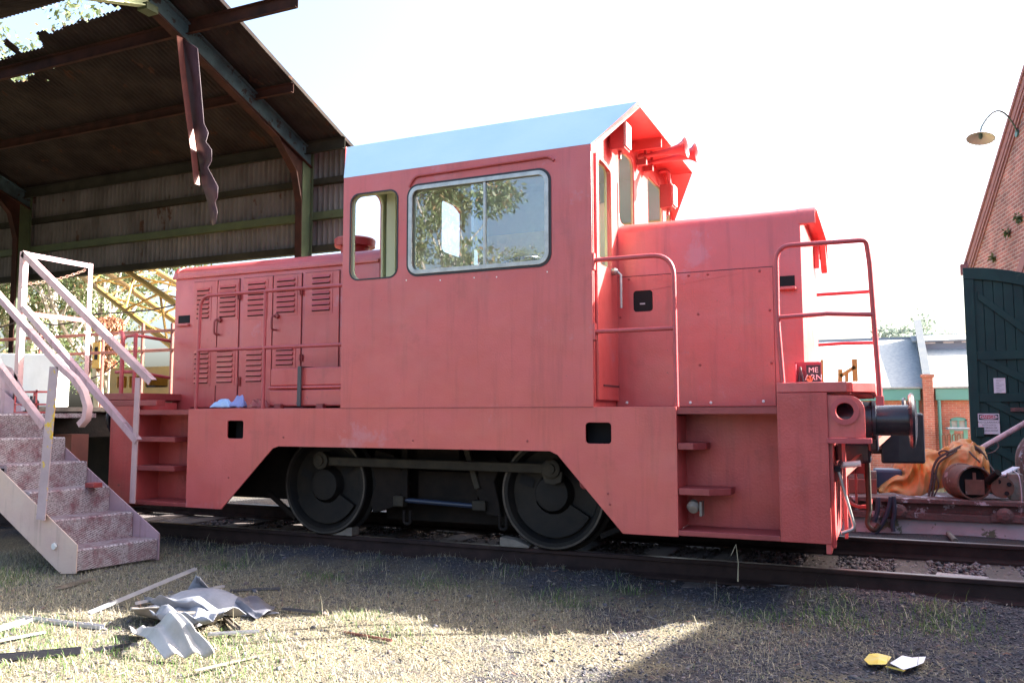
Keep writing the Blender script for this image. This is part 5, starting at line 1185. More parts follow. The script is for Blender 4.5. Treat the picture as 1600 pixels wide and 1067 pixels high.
def gum(name, H_, seed, label, group, spread=1.0, n=9000, leaf=(.14, .30), mats=None, wts=None, lean=.05, low=.35):
    r = random.Random(seed); root = empty(name, (0, 0, 0), label, 'tree', group)
    b = MB(); blobs = []; mats = mats or [M['leafA'], M['leafB'], M['leafC']]; wts = wts or [.5, .42, .08]
    def limb(p, d, L, r0, lev):
        k = 6; pts = [p]; rad = [r0]
        for i in range(k):
            d = (d+Vector((r.uniform(-.16, .16), r.uniform(-.16, .16), r.uniform(-.03, .14)))).normalized(); pts.append(pts[-1]+d*L/k); rad.append(r0*(1-.62*(i+1)/k))
        b.tube(pts, rad, 8 if lev == 0 else 5, caps=False)
        if lev >= 2:
            blobs.append((*pts[-1], H_*.055*r.uniform(.8, 1.5)*spread)); blobs.append((*pts[-3], H_*.04*r.uniform(.8, 1.3)*spread)); return
        m = (6, 4)[lev]
        for j in range(m):
            i = r.choice(range(3 if lev == 0 else 2, k+1)); q = pts[i]; a = r.uniform(0, 6.28); e = r.uniform(.25, .9)
            nd = (d*.6+Vector((math.cos(a)*math.cos(e), math.sin(a)*math.cos(e), math.sin(e)))*.9).normalized(); limb(q, nd, L*r.uniform(.42, .65)*(1 if lev else spread*.85), rad[i]*.6, lev+1)
        limb(pts[-1], d, L*.45, rad[-1]*.9, lev+1)
    limb(Vector((0, 0, -.4)), Vector((lean, r.uniform(-.05, .05), 1)).normalized(), H_*.55, H_*.018, 0)
    for k in range(int(low*10)): blobs.append((r.uniform(-1, 1)*H_*.16, r.uniform(-1, 1)*H_*.16, H_*r.uniform(.15, .45), H_*.05))
    t = b.build('trunk', M['bark'], root, smooth=True)
    c = leaf_mesh('crown', n, blobs, leaf, mats, wts, seed); c.parent = root
    return root
def place(root, x, y, s, rz, label=None):
    root.location = (x, y, float(gz(x, y))); root.scale = (s, s, s); root.rotation_euler = (0, 0, rz)
    if label: root['label'] = label
G1 = 'gum trees beyond the shed'
tA = gum('gum_tree', 14, 3, 'x', G1, 1.25, 15000, (.12, .26), low=.6)
tB = gum('gum_tree', 15, 11, 'x', G1, 1.1, 14000, (.12, .25), low=.8)
tC = gum('gum_tree', 12, 23, 'x', G1, 1.35, 14000, (.10, .24), low=1.0)
spots = [(-24.5, 20.5, .85, 0), (-28.5, 21.5, .95, 1.1), (-33, 22, 1.0, 2.0), (-30, 26, .9, 4.2), (-37, 27, 1.5, 3.1), (-42, 27, 1.75, 5.2), (-46, 33, 2.0, .7), (-52, 34, 2.1, 2.7), (-56, 30, 2.0, 5), (-36, 18, 1.1, 5.5), (-41, 16, 1.3, 1.2), (-31, 17, .95, 4.6), (-45, 27, 1.4, .4)]
gsrc = [tA, tB, tC]; used = set()
for i, (x, y, s, rz) in enumerate(spots):
    src = gsrc[i % 3]; o = src if (i % 3) not in used else copy_tree(src); used.add(i % 3)
    place(o, x, y, s, rz, 'tall gum tree among the others in the grove beyond the shed'); o['group'] = G1
# dry bushy scrub at the foot of the grove
C_ = [(x, y, gz(x, y)+.5, .95) for x, y in zip(rng.uniform(-34, -8, 60), rng.uniform(17, 24, 60))]
sc_ = leaf_mesh('scrub', 30000, [(float(a), float(b_), float(c), float(d)) for a, b_, c, d in C_], (.10, .22), [M['leafA'], M['leafB'], M['straw']], [.4, .35, .25], 5); tag(sc_, 'mixed green scrub growing under the gum grove', kind='stuff')
# dry brown crown hanging in front of the grove
q = P(170, 500, Y=17)
dc = empty('dead_gum_sapling', (q[0], 17, GZ), 'slim sapling with a hanging mass of dry brown leaves behind the stair rail', 'tree')
MB().tube([(q[0], 17, GZ-.2), (q[0]+.1, 17, 2), (q[0]-.1, 17.1, 4.4)], [.06, .045, .02], 8).build('trunk', M['bark'], dc, smooth=True)
lm = leaf_mesh('crown', 2600, [(q[0], 17, 3.6, .42), (q[0]+.1, 17, 3.0, .36), (q[0]-.1, 17, 2.5, .3)], (.09, .18), [mat('dead_brown_leaf', (.34, .15, .09), rough=.8, transl=.3), M['leafC']], [.7, .3], 9, 1.2); lm.parent = dc; lm.matrix_parent_inverse = WM(dc).inverted()
# trees behind the photographer (seen mirrored in the cab window)
G2 = 'gum trees behind the photographer'
tD = gum('gum_tree', 13, 41, 'tall pale gum mirrored in the left pane of the cab window', None, 1.0, 9000, (.14, .30), low=.1)
place(tD, -15.5, -17, 1.0, 0)
tE = copy_tree(tC); place(tE, -9.3, -15, .42, 1.0, 'round bushy gum mirrored in the right pane of the cab window')
tF = copy_tree(tB); place(tF, -11.5, -21, .62, 2.0, 'slender gum mirrored behind the window divider')
for o in (tE, tF):
    if 'group' in o: del o['group']

# far trees to the right
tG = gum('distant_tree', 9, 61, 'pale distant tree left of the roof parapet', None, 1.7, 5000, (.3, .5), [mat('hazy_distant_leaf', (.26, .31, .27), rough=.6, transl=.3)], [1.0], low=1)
q = P(1385, 560, Y=70); place(tG, q[0], 70, .85, 0)
tH = copy_tree(tG); q = P(1437, 560, Y=72); place(tH, q[0], 72, 1.0, 2.2, 'pale distant tree right of the roof parapet')

# ================================================================== BRICK WORKSHOP with the green door (right)
WA = R(10.3)                      # far end of the gable wall leans towards -X
wd = Vector((math.sin(WA), -math.cos(WA), 0))       # along the wall, towards the camera
wn = Vector((-math.cos(WA), -math.sin(WA), 0))      # outward normal
q = P(1510, 410, Y=22); W0 = Vector((q[0], q[1], 0)); ZC = q[2]
HWD, PIT = 5.9, R(34.5)
PIT_ = PIT; ang = math.atan2(wd.y, wd.x); M['brickA'] = brickmat('red_gable_bricks', ang, (.40, .13, .11), (.22, .075, .07), (.44, .33, .30))
ws = empty('brick_workshop', (W0.x+3, 16, GZ), 'red brick workshop with a moulded gable verge and an arched doorway', 'building')
apex = ZC+HWD*math.tan(PIT); ZB0 = -1.0
oc, ow, zs = 5.7, 2.5, 2.55           # doorway centre along wall, half width, springing height
arch = [(oc-ow, ZB0)]+[(oc-ow*math.cos(t), zs+1.55*math.sin(t)) for t in np.linspace(0, math.pi, 24)]+[(oc+ow, ZB0)]
gab = [(0, ZB0)]+arch+[(2*HWD, ZB0), (2*HWD, ZC), (HWD, apex), (0, ZC)]
b = MB(); b.prism(gab, W0, wd, Z3, -wn*.35); b.build('gable_wall', M['brickA'], ws)
# arch rings
b = MB()
for r0, off in ((1.02, .02), (1.10, .035)):
    a_ = [(oc-(ow+(.02 if r0 < 1.05 else .26))*math.cos(t), zs+(1.57 if r0 < 1.05 else 1.81)*math.sin(t)) for t in np.linspace(0, math.pi, 24)]
    c_ = [(oc-(ow+(.24 if r0 < 1.05 else .50))*math.cos(t), zs+(1.79 if r0 < 1.05 else 2.05)*math.sin(t)) for t in np.linspace(math.pi, 0, 24)]
    b.prism(a_+c_, W0+wn*off, wd, Z3, -wn*(off+.03))
b.build('arch_ring', M['brickcap'], ws)
# verge courses
ct, stn = math.cos(PIT), math.sin(PIT)
def verge(d0, d1, out, m, nm):
    b = MB()
    for s in (1, -1):
        p = lambda a, d: ((a*ct-0, ZC+a*stn-d) if s > 0 else (2*HWD-a*ct, ZC+a*stn-d))
        L = HWD/ct; b.prism([p(-.06, d0), p(L, d0), p(L, d1), p(-.06, d1)], W0+wn*out, wd, Z3, -wn*(out+.05))
    return b.build(nm, m, ws)
verge(-.02, .08, .05, M['brickcap'], 'coping'); verge(.081, .26, .02, M['brickcap'], 'verge_course'); verge(.42, .50, .05, M['brickcap'], 'moulded_string'); verge(.55, .61, .03, M['brickcap'], 'moulded_string')
bq = MB().box(0, 0, 0, 0, 0, 0)
b = MB(); b.bar(W0+wn*.04+wd*.06+Vector((0, 0, ZC-.30)), W0+wn*.04+wd*.06+Vector((0, 0, ZC-.06)), .22, .2, (0, 1, 0)); b.build('kneeler', M['brickcap'], ws)
# long walls and roof running away to +X side
rx = -wn*18
sa, sb = W0, W0+wd*2*HWD
for s_, d_ in ((sa, wd*.35), (sb, -wd*.35)):
    b = MB(); v = [s_-wn*.352, s_-wn*.352+d_, s_+rx+d_, s_+rx]; b.add([q_+Vector((0, 0, ZB0)) for q_ in v]+[q_+Vector((0, 0, ZC)) for q_ in v], [(0, 1, 2, 3), (4, 7, 6, 5), (0, 4, 5, 1), (1, 5, 6, 2), (2, 6, 7, 3), (3, 7, 4, 0)]).build('side_wall', M['brickA'], ws)
for s in (0, 1):
    e = W0+wd*(2*HWD*s)-wn*.05; r_ = W0+wd*HWD-wn*.05
    v = [e+Vector((0, 0, ZC+.05)), r_+Vector((0, 0, apex+.05)), r_+rx+Vector((0, 0, apex+.05)), e+rx+Vector((0, 0, ZC+.05))]; v += [q_-Vector((0, 0, .08)) for q_ in v]
    MB().add(v, [(0, 1, 2, 3), (4, 7, 6, 5), (0, 4, 5, 1), (1, 5, 6, 2), (2, 6, 7, 3), (3, 7, 4, 0)]).build('slate_roof', M['slate'], ws)
# unseen block added to cast the yard shadow, its top shaped for that edge
def shade_x(y): return 4.08+(10.39-y)*.175
ys = [10.9, 10.39, 8.73, 7.66, 5.5, 2.5, -3]; zsN = [2.95, 3.25, 3.74, 4.10, 4.75, 5.2, 5.4]
p3 = [(shade_x(y), y, z) for y, z in zip(ys, zsN)]
b = MB(); k = len(p3)
lo = [(x, y, GZ-.3) for x, y, z in p3]; bk = [(x+6, y+1.1, z) for x, y, z in p3]; bl = [(x+6, y+1.1, GZ-.3) for x, y, z in p3]
b.add(p3+lo+bk+bl, [(i, i+1, k+i+1, k+i) for i in range(k-1)]+[(2*k+i, 3*k+i, 3*k+i+1, 2*k+i+1) for i in range(k-1)]+[(i, 2*k+i, 2*k+i+1, i+1) for i in range(k-1)]+[(0, k, 3*k, 2*k), (k-1, 3*k-1, 4*k-1, 2*k-1)]); b.build('added_shade_block', M['brickA'], ws)
# arch window head behind the door leaf: pale fanlight frame
b = MB()
for t in np.linspace(R(12), R(168), 8): b.bar(W0+wd*oc+Vector((0, 0, zs))-wn*.12, W0+wd*(oc-ow*math.cos(t))+Vector((0, 0, zs+1.55*math.sin(t)))-wn*.12, .05, .05, wn)
b.build('fanlight_bars', M['gutter'], ws)
MB().prism([(oc-ow*math.cos(t), zs+1.55*math.sin(t)) for t in np.linspace(0, math.pi, 24)], W0-wn*.18, wd, Z3, -wn*.02).build('fanlight_glass', mat('pale_fanlight_glass', (.25, .38, .42), rough=.2), ws)
MB().box(2.6, 8, 12, 24, GZ-.5, GZ-.4).build('workshop_floor', M['concrete'], ws)

# green arched door leaf (opened square to the wall)
dl = empty('door_leaf', (2.3, 14, GZ), 'tall dark green boarded door leaf with an arched top, standing open', 'door')
YD = 14.0
DP = lambda x, y: P(x, y, Y=YD)
xl = DP(1511, 560)[0]; xr = xl+2.30
zt0 = DP(1507, 420)[2]
def dtop(x):
    t = (x-xl)/(xr-xl); return zt0+.01-1.0*(t**2)*1.0-.05*t
n = 18; W_ = (xr-xl)/n
for i in range(n):
    x0 = xl+W_*i; x1 = x0+W_-.008
    b = MB(); b.prism([(x0, -.75), (x1, -.75), (x1, dtop(x1)-.02), (x0, dtop(x0)-.02)], (0, YD, 0), X3, Z3, (0, .04, 0)); 
    if i == 0: bb = b
    else: bb.add(b.v, b.f)
bb.build('door_boards', M['door'], dl)
MB().prism([(xl+.02, -.74), (xr, -.74)]+[(x, dtop(x)-.04) for x in np.linspace(xr, xl+.02, 12)], (0, YD+.042, 0), X3, Z3, (0, .02, 0)).build('added_door_backing', M['door'], dl)  # backing added to stop light showing between the boards
xsn = np.linspace(xl, xr, 20)
MB().prism([(x, dtop(x)) for x in xsn]+[(x, dtop(x)-.17-.03*(x-xl)) for x in xsn[::-1]], (0, YD-.035, 0), X3, Z3, (0, .034, 0)).build('arched_rail', M['door'], dl, bevel=.005)
MB().box(xl, xl+.13, YD-.034, YD-.001, -.75, zt0-.17).build('meeting_stile', M['door'], dl, bevel=.005)
zr_ = [DP(1560, y)[2] for y in (555, 621, 690)]
for z in zr_: MB().box(xl+.132, xr, YD-.033, YD-.001, z-.065, z+.065).build('door_rail', M['door'], dl, bevel=.005)
for (xa, ya, xb, yb_) in ((1516, 469, 1600, 528), (1520, 566, 1600, 603), (1520, 626, 1600, 664), (1520, 694, 1600, 735)):
    A_, B_ = DP(xa, ya), DP(xb, yb_); sl_ = (B_[2]-A_[2])/(B_[0]-A_[0]); x_e = xr
    MB().bar((A_[0]+.02, YD-.03, A_[2]), (x_e, YD-.03, A_[2]+sl_*(x_e-A_[0])), .026, .10, (0, 1, 0)).build('door_brace', M['door'], dl) if 0 else MB().prism([(A_[0]+.1, A_[2]+.0), (x_e, A_[2]+sl_*(x_e-A_[0])), (x_e, A_[2]+sl_*(x_e-A_[0])+.12), (A_[0]+.1, A_[2]+.12)], (0, YD-.029, 0), X3, Z3, (0, .028, 0)).build('door_brace', M['door'], dl, bevel=.004)
# posts that carry the leaf
MB().box(xr, xr+.2, YD-.05, YD+.2, -.75, zt0+.4).build('hinge_post', M['door'], dl)
a = DP(1578, 640); MB().box(a[0], a[0]+.5, YD-.06, YD-.036, a[2]-.03, a[2]+.03).build('slide_bolt', M['rustpaint'], dl, bevel=.004)
a = DP(1524, 667); MB().box(a[0], a[0]+.10, YD-.10, YD-.036, a[2]-.14, a[2]).build('door_lock', M['door'], dl, bevel=.008)
# notices on the door
s0, s1 = DP(1527, 646), DP(1562, 678)
sg = empty('danger_sign', ((s0[0]+s1[0])/2, YD-.06, s1[2]), 'white danger sign with a red oval heading screwed low on the green door', 'sign')
x0, x1, z1, z0 = s0[0], s1[0], s0[2], s1[2]; zc = z1-(z1-z0)*.18; wdt = x1-x0; cx_ = (x0+x1)/2; hh = z1-z0
MB().box(x0, x1, YD-.066, YD-.062, z0, z1).build('sign_plate', M['paperw'], sg)
MB().box(x0+.012, x1-.012, YD-.0675, YD-.0663, z1-hh*.31, z1-.014).build('sign_header', M['signblack'], sg)
MB().prism([(cx_+wdt*.42*math.cos(t), z1-hh*.165+hh*.12*math.sin(t)) for t in np.linspace(0, 2*math.pi, 33)[:-1]], (0, YD-.0688, 0), X3, Z3, (0, .001, 0)).build('oval_rim', M['paperw'], sg)
MB().prism([(cx_+wdt*.395*math.cos(t), z1-hh*.165+hh*.095*math.sin(t)) for t in np.linspace(0, 2*math.pi, 33)[:-1]], (0, YD-.0700, 0), X3, Z3, (0, .001, 0)).build('red_oval', M['signred'], sg)
text('heading', 'DANGER', hh*.19, (cx_, YD-.0708, z1-hh*.17), X3, Z3, M['paperw'], sg)
for i, (s, k_) in enumerate((('NO CLEARANCE', .125), ('WITH LOCO', .105), ('ENTERING OR', .105), ('LEAVING ROOF', .105))):
    text('sign_line', s, hh*k_, (cx_, YD-.0668, z1-hh*(.43+.135*i)), X3, Z3, M['signblack'], sg)
s0, s1 = DP(1551.5, 591), DP(1571, 614)
nt_ = empty('paper_notice', (s0[0], YD-.05, s1[2]), 'plain white paper notice pinned above the danger sign', 'notice')
MB().box(s0[0], s1[0], YD-.052, YD-.049, s1[2], s0[2]).build('notice_sheet', M['paperw'], nt_)
b = MB()
for i in range(9):
    z = s0[2]-.025-i*.024; b.box(s0[0]+.03, s1[0]-.02-.03*((i*7) % 3), YD-.0532, YD-.0525, z, z+.004)
b.build('faint_print', M['strap'], nt_)
# goose neck lamp on the gable
wp = W0+wd*4.05+wn*.02
def onwall(px, py): # point on the gable plane
    c = wn.dot(W0); return Vector(P(px, py, pl=(wn.x, wn.y, 0, c)))
base = onwall(1590, 208)
lt = P(1532, 212, pl=(wn.x, wn.y, 0, wn.dot(W0)+1.5)); lt = Vector(lt)
lamp = empty('goose_neck_lamp', base, 'fluted enamel lamp shade on a goose neck arm above the open door', 'lamp')
mid = base.lerp(lt, .55); dd = (lt-base).length
MB().tube([base.lerp(lt, min(1, t*1.02))+Vector((0, 0, .40*math.sin(math.pi*min(1, t))**.8+.05*t)) for t in np.linspace(0, 1, 22)], .016, 8).build('lamp_arm', M['lampg'], lamp, smooth=True)
b = MB(); n = 72; vs = []; fs = []
prf = [(.03, .06), (.06, .03), (.13, -.01), (.25, -.045), (.265, -.052)]
for (r_, z) in prf:
    for j in range(n):
        t = 2*math.pi*j/n; k_ = 1+.035*math.cos(24*t)*(r_ > .1); r2 = r_*k_*.80; vs.append(lt+Vector((r2*math.cos(t), r2*math.sin(t), z-.22*r2*math.sin(t)-.12*r2*math.cos(t))))
for i in range(len(prf)-1):
    for j in range(n): fs.append((i*n+j, i*n+(j+1) % n, (i+1)*n+(j+1) % n, (i+1)*n+j))
o = b.add(vs, fs).build('lamp_shade', M['lampw'], lamp, smooth=True); o.modifiers.new('t', 'SOLIDIFY').thickness = .006
MB().lathe([(0, .03), (.07, .03), (.10, .015), (.10, 0)], lt+Vector((0, 0, .04)), (0, 0, -1), 16).build('lamp_holder', M['lampg'], lamp, smooth=True)
MB().lathe([(0, .08), (.03, .08), (.03, 0)], base, wn, 16).build('wall_plate', M['lampg'], lamp)
# little fern plants rooted in the brickwork
for i, (px, py) in enumerate(((1596, 340), (1578, 362), (1555, 402))):
    c = onwall(px, py)+wn*.03; me = leaf_mesh('brick_fern', 60 if i == 0 else 40, [(c.x, c.y, c.z, .10-.02*i)], (.06, .12), [M['leafA']], [1], 70+i)
    tag(me, ['largest green fern sprouting from the gable bricks near the frame edge', 'small fern sprouting in the middle of the gable bricks', 'smallest fern sprouting just above the door arch'][i], 'fern')

# ================================================================== DISTANT BRICK WORKSHOP
YB2 = 32.0
fb = empty('far_brick_building', (1, YB2, -1.4), 'long low brick building with a pale slate roof beyond the yard', 'building')
FP = lambda x, y, Y=YB2: P(x, y, Y=Y)
ze = FP(1400, 607)[2]; zbm = -1.8; xa, xb = -7.5, 6.2
w0_, w1_ = FP(1485, 690)[0], FP(1513, 690)[0]; wz1, wz0 = FP(1500, 656)[2], FP(1500, 673)[2]
xw0, xw1 = FP(1484.5, 665)[0], FP(1511, 665)[0]
hol = [[(xw0, wz0), (xw1, wz0), (xw1, wz1-.0)]+[(xw0+(xw1-xw0)*(.5+.5*math.cos(t)), wz1+.10*math.sin(t)) for t in np.linspace(0.2, math.pi-.2, 8)]+[(xw0, wz1)]]
plate('front_wall', [(xa, zbm), (xb, zbm), (xb, ze+.05), (xa, ze+.05)], hol, (0, YB2, 0), X3, Z3, -.3, M['brickB'], fb)
zr2_ = FP(1350, 531, 37)[2]; zr3 = FP(1470, 523, 37)[2]
def roofq(x0, x1, z0, z1, y0, y1, m, nm, th=.06):
    v = [(x0, y0, z0), (x1, y0, z0), (x1, y1, z1), (x0, y1, z1)]; v += [(a, b_, c-th) for a, b_, c in v]
    return MB().add(v, [(0, 1, 2, 3), (4, 7, 6, 5), (0, 4, 5, 1), (1, 5, 6, 2), (2, 6, 7, 3), (3, 7, 4, 0)]).build(nm, m, fb)
xp = FP(1450, 640)[0]
roofq(xa, xp-.1, ze+.04, zr2_, YB2-.25, 37, M['slate'], 'slate_roof'); roofq(xp+.12, xb, ze+.04, zr3-.05, YB2-.25, 37, M['slate'], 'slate_roof')
roofq(xa, xp-.1, zr2_, ze, 37.01, 42, M['slate'], 'slate_roof'); roofq(xp+.12, xb, zr3-.06, ze, 37.01, 42, M['slate'], 'slate_roof')
MB().box(xa, xp-.1, 36.95, 37.1, zr2_-.02, zr2_+.06).box(xp+.12, xb, 36.95, 37.1, zr3-.06, zr3+.02).build('ridge_capping', M['trim'], fb)
# raised ventilator on the right part
vz0, vz1 = FP(1470, 544, 35.4)[2], FP(1470, 532, 35.4)[2]
xv = FP(1432, 540, 35.5)[0]
MB().box(xv, xb, 35.5, 36.6, vz0-.3, vz1).build('ridge_ventilator', M['trim'], fb); roofq(xv-.15, xb, vz1+.02, vz1+.35, 35.3, 37, M['slate'], 'ventilator_roof')
b = MB(); xq = xv+.3
while xq < xb-.4: b.box(xq, xq+.35, 35.49, 35.499, vz1-.10, vz1-.05); xq += .62
b.build('ventilator_slots', M['white'], fb)
# parapet between the two roofs
v = []
p0 = Vector((xp, YB2-.28, ze+.35)); p1 = Vector((xp, 37.1, zr3+.35))
MB().prism([(YB2-.28, ze-.2), (YB2-.28, ze+.42), (37.1, zr3+.60), (37.1, ze-.2)], (xp-.09, 0, 0), Y3, Z3, (.20, 0, 0)).build('roof_parapet', M['darktrim'], fb)
MB().prism([(YB2-.32, ze+.421), (YB2-.32, ze+.47), (37.15, zr3+.65), (37.15, zr3+.601)], (xp-.14, 0, 0), Y3, Z3, (.26, 0, 0)).build('parapet_capping', M['darktrim'], fb)
MB().box(xp-.15, xp+.17, YB2-.45, YB2-.0, zbm, ze+.36).box(xp-.20, xp+.22, YB2-.5, YB2+.05, ze+.36, ze+.46).build('brick_pier', M['brickB'], fb, bevel=.01)
MB().box(xa, xp-.22, YB2-.20, YB2-.01, ze-.42, ze-.02).box(xp+.24, xb, YB2-.20, YB2-.01, ze-.42, ze-.02).build('gutter', M['gutter'], fb, bevel=.02)
MB().tube([(xp-.32, YB2-.16, ze-.42), (xp-.32, YB2-.16, zbm)], .055, 10).tube([(xp+.34, YB2-.16, ze-.42), (xp+.34, YB2-.16, zbm)], .055, 10).build('downpipe', M['gutter'], fb, smooth=True)
b = MB().box(xw0-.0, xw0+.05, YB2+.02, YB2+.08, wz0, wz1+.02).box(xw1-.05, xw1, YB2+.02, YB2+.08, wz0, wz1+.02).box(xw0, xw1, YB2+.02, YB2+.08, wz0, wz0+.05).box(xw0, xw1, YB2+.02, YB2+.08, wz1-.02, wz1+.1).box((xw0+xw1)/2-.03, (xw0+xw1)/2+.03, YB2+.03, YB2+.07, wz0, wz1)
wdw = b.build('window', M['gutter'], fb); MB().box(xw0, xw1, YB2+.09, YB2+.1, wz0, wz1+.1).build('pane', mat('pale_blind_glass', (.35, .42, .42), rough=.2), wdw)
# green framed lean-to booth under the window
bo = empty('signal_booth', (xw0, YB2-1.6, -1.4), 'small green framed booth in front of the far brick wall', 'booth')
a, c_ = FP(1484, 676, 30.4), FP(1513, 700, 30.4)
MB().box(a[0], a[0]+.12, 30.3, 30.42, -1.5, a[2]+.1).box(c_[0]-.12, c_[0], 30.3, 30.42, -1.5, a[2]+.1).build('booth_frame', M['gutter'], bo)
MB().box(a[0]+.12, c_[0]-.12, 30.34, 30.40, -1.5, a[2]-.02).build('booth_panel', mat('beige_grey_panel', (.22, .20, .17), rough=.7), bo)
MB().box(a[0]-.05, c_[0]+.05, 30.2, 31.4, a[2]+.1, a[2]+.16).build('booth_roof', M['trim'], bo)
for s, px in ((0, 1473),):
    q = FP(px, 690, 28); b = MB()
    for k in range(4): b.tube(fillet([(q[0]+.13*k, 28, -1.3), (q[0]+.13*k, 28, q[2]+.2), (q[0]+.08+.13*k, 28, q[2]+.25), (q[0]+.1+.13*k, 28, -1.0)], .1), .02, 6)
    tag(b.build('bent_rods', M['rust'], smooth=True), 'cluster of bent rusty rods standing left of the booth', 'rods')
# bracket stand seen through the end railing (yellow)
ys_ = empty('scaffold_frame', P(1310, 600, Y=11), 'small mustard yellow angle frame standing beyond the front deck', 'frame')
y = 11; f = lambda x, yy: P(x, yy, Y=y)
b = MB().bar(f(1312, 640), f(1313, 577), .05, .04, (0, 1, 0)).bar(f(1338, 640), f(1335, 561), .06, .04, (0, 1, 0)).bar(f(1313, 588), f(1336, 573), .04, .04, (0, 1, 0)).bar(f(1323, 640), f(1323, 583), .04, .03, (0, 1, 0)).bar(f(1286, 640), f(1284, 562), .03, .03, (0, 1, 0))
b.build('angle_frame', M['yellow'], ys_)
MB().box(f(1300, 700)[0], f(1345, 700)[0], y-.1, y+.3, GZ, f(1320, 640)[2]).build('frame_base', M['frame'], ys_)

# ================================================================== LOW WALL / old wagon frame beside the track with junk on it
YP = 9.55
pf = empty('old_wagon_frame', (1.5, YP, GZ), 'rusting wagon frame with flaking white sides lying beside the far rail', 'wagon frame')
WP = lambda x, y, Y=YP: P(x, y, Y=Y)
z_t = WP(1450, 779)[2]; z_m = WP(1450, 801)[2]; z_b = WP(1450, 812)[2]
X0p, X1p = WP(1312, 800)[0], 4.6
b = MB(); b.box(X0p, X1p, YP+.0, YP+.35, GZ-.05, z_b); b.build('side_slab', M['concrete'], pf, bevel=.008)
MB().box(X0p, X1p, YP-.05, YP+.30, z_t-.045, z_t).box(X0p, X1p, YP+.03, YP+.28, z_m, z_t-.045).box(X0p, X1p, YP-.05, YP+.3, z_b+.002, z_m).build('top_beam', M['rustpaint'], pf, bevel=.006)
MB().box(X0p, X1p, YP+.36, YP+2.2, GZ-.05, z_t-.12).build('wagon_bed', M['rustpaint'], pf)
for px in (1405, 1570):
    q = WP(px, 800, YP-.06); b = MB(); b.lathe([(0, .075), (.03, .075), (.05, .04), (.05, 0)], (q[0], YP-.05, z_m+.01), (0, -1, 0), 12).box(q[0]-.12, q[0]+.14, YP-.07, YP-.05, z_m-.05, z_m+.02); b.build('rusted_bracket', M['rustpaint'], pf)
MB().tube([WP(1483, 832, YP-.08), WP(1494, 850, 8.7)], .028, 10).build('stub_pipe', M['timber'], pf, smooth=True) if 0 else None
o = MB().tube([Vector(WP(1482, 833, YP-.10)), Vector((P(1493, 845, Z=GZ+.05)[0], P(1493, 845, Z=GZ+.05)[1], GZ+.05))], .025, 10).build('pipe_stub', M['timber'], smooth=True); tag(o, 'short grey pipe leaning on the wagon frame above the far rail', 'pipe')

# orange tarpaulin bundle
TP = lambda x, y: P(x, y, Y=10.1)
def tarp():
    out = [(1369, 757), (1377, 745), (1400, 728), (1425, 716), (1450, 706), (1478, 697), (1500, 692), (1518, 687), (1528, 696), (1540, 699), (1541, 715), (1546, 738), (1530, 745), (1505, 752), (1480, 758), (1458, 764), (1442, 770), (1430, 776), (1405, 771), (1390, 768), (1372, 770)]
    n = 200; mrow = 90; r = np.random.default_rng(4)
    xs = np.linspace(1367, 1546, n); top = []; bot = []
    poly = out
    for x in xs:
        ys_ = []
        for i in range(len(poly)):
            (x0, y0), (x1, y1) = poly[i], poly[(i+1) % len(poly)]
            if (x0-x)*(x1-x) <= 0 and x0 != x1: ys_.append(y0+(y1-y0)*(x-x0)/(x1-x0))
        if not ys_: ys_ = [757, 760]
        top.append(min(ys_)); bot.append(max(ys_))
    V = []
    dirs = [(r.normal(0, 1), r.normal(0, 1), r.uniform(0, 6.28)) for _ in range(9)]
    for i, x in enumerate(xs):
        t0, b0 = P(x, top[i], Y=10.3), P(x, bot[i], Y=10.05)
        hgt = t0[2]-b0[2]; edge = min(1, (i+1)/8, (n-i)/8)
        for j in range(mrow):
            v = j/(mrow-1); ang = math.pi*v           # 0 front bottom -> pi back bottom
            z = b0[2]+hgt*math.sin(min(ang, math.pi/2))**.75 if ang <= math.pi/2 else t0[2]-hgt*(1-math.sin(ang)**.8)
            y = 10.35-.36*edge*math.cos(ang)
            fo = 0; X_ = (x-1367)/20
            wx = X_+.5*math.sin(v*9+X_*1.3); wv = v+.06*math.sin(X_*2.7+1)
            for k, (a_, c_, p_) in enumerate(dirs): fo += (abs(((a_*wx*.85+c_*wv*4.2+p_) % 2)-1)-.5)*1.15/(.8+k*.2)
            fo *= .062*edge*math.sin(ang)**.4 if ang < 3 else 0
            fo += edge*math.sin(ang)**.4*(.016*abs(((wx*2.3+wv*5.1) % 2)-1)+.012*abs(((wx*3.1-wv*11) % 2)-1)+.010*abs(((-wx*1.1+wv*17+.4) % 2)-1)) if ang < 3 else 0
            V.append((t0[0]+.02*fo, y-fo*math.cos(ang)*1.5-.0, z+fo*.6*math.sin(ang)))
    i = np.arange((mrow-1)*(n-1)); rr_ = i//(mrow-1); cc = i % (mrow-1); a = rr_*mrow+cc
    return raw_mesh('tarpaulin_bundle', np.array(V), np.stack([a, a+1, a+mrow+1, a+mrow], 1), M['tarp'], smooth=True)
tp = tarp(); tag(tp, 'crumpled orange canvas tarpaulin bundle tied with dark rope', 'tarpaulin')
b = MB()
def rp_(pts, r=.013, Y=9.93): 
    q = [Vector(P(x, y, Y=Y+(d if len_ else 0))) for (x, y, *rest), len_, d in [((p[0], p[1]), len(p) > 2, p[2] if len(p) > 2 else 0) for p in pts]]
    b.tube(fillet(q, .05, 4), r, 7)
rp_([(1448, 797), (1452, 770), (1456, 748), (1458, 730), (1465, 716), (1478, 708), (1490, 703, .1), (1500, 697, .25), (1520, 695, .3), (1532, 703, .2), (1540, 715, .2), (1548, 730, .1), (1556, 740)])
rp_([(1452, 795), (1458, 765), (1462, 738), (1466, 722), (1482, 712), (1500, 700, .2), (1525, 700, .25), (1543, 722, .2), (1553, 736)], .011)
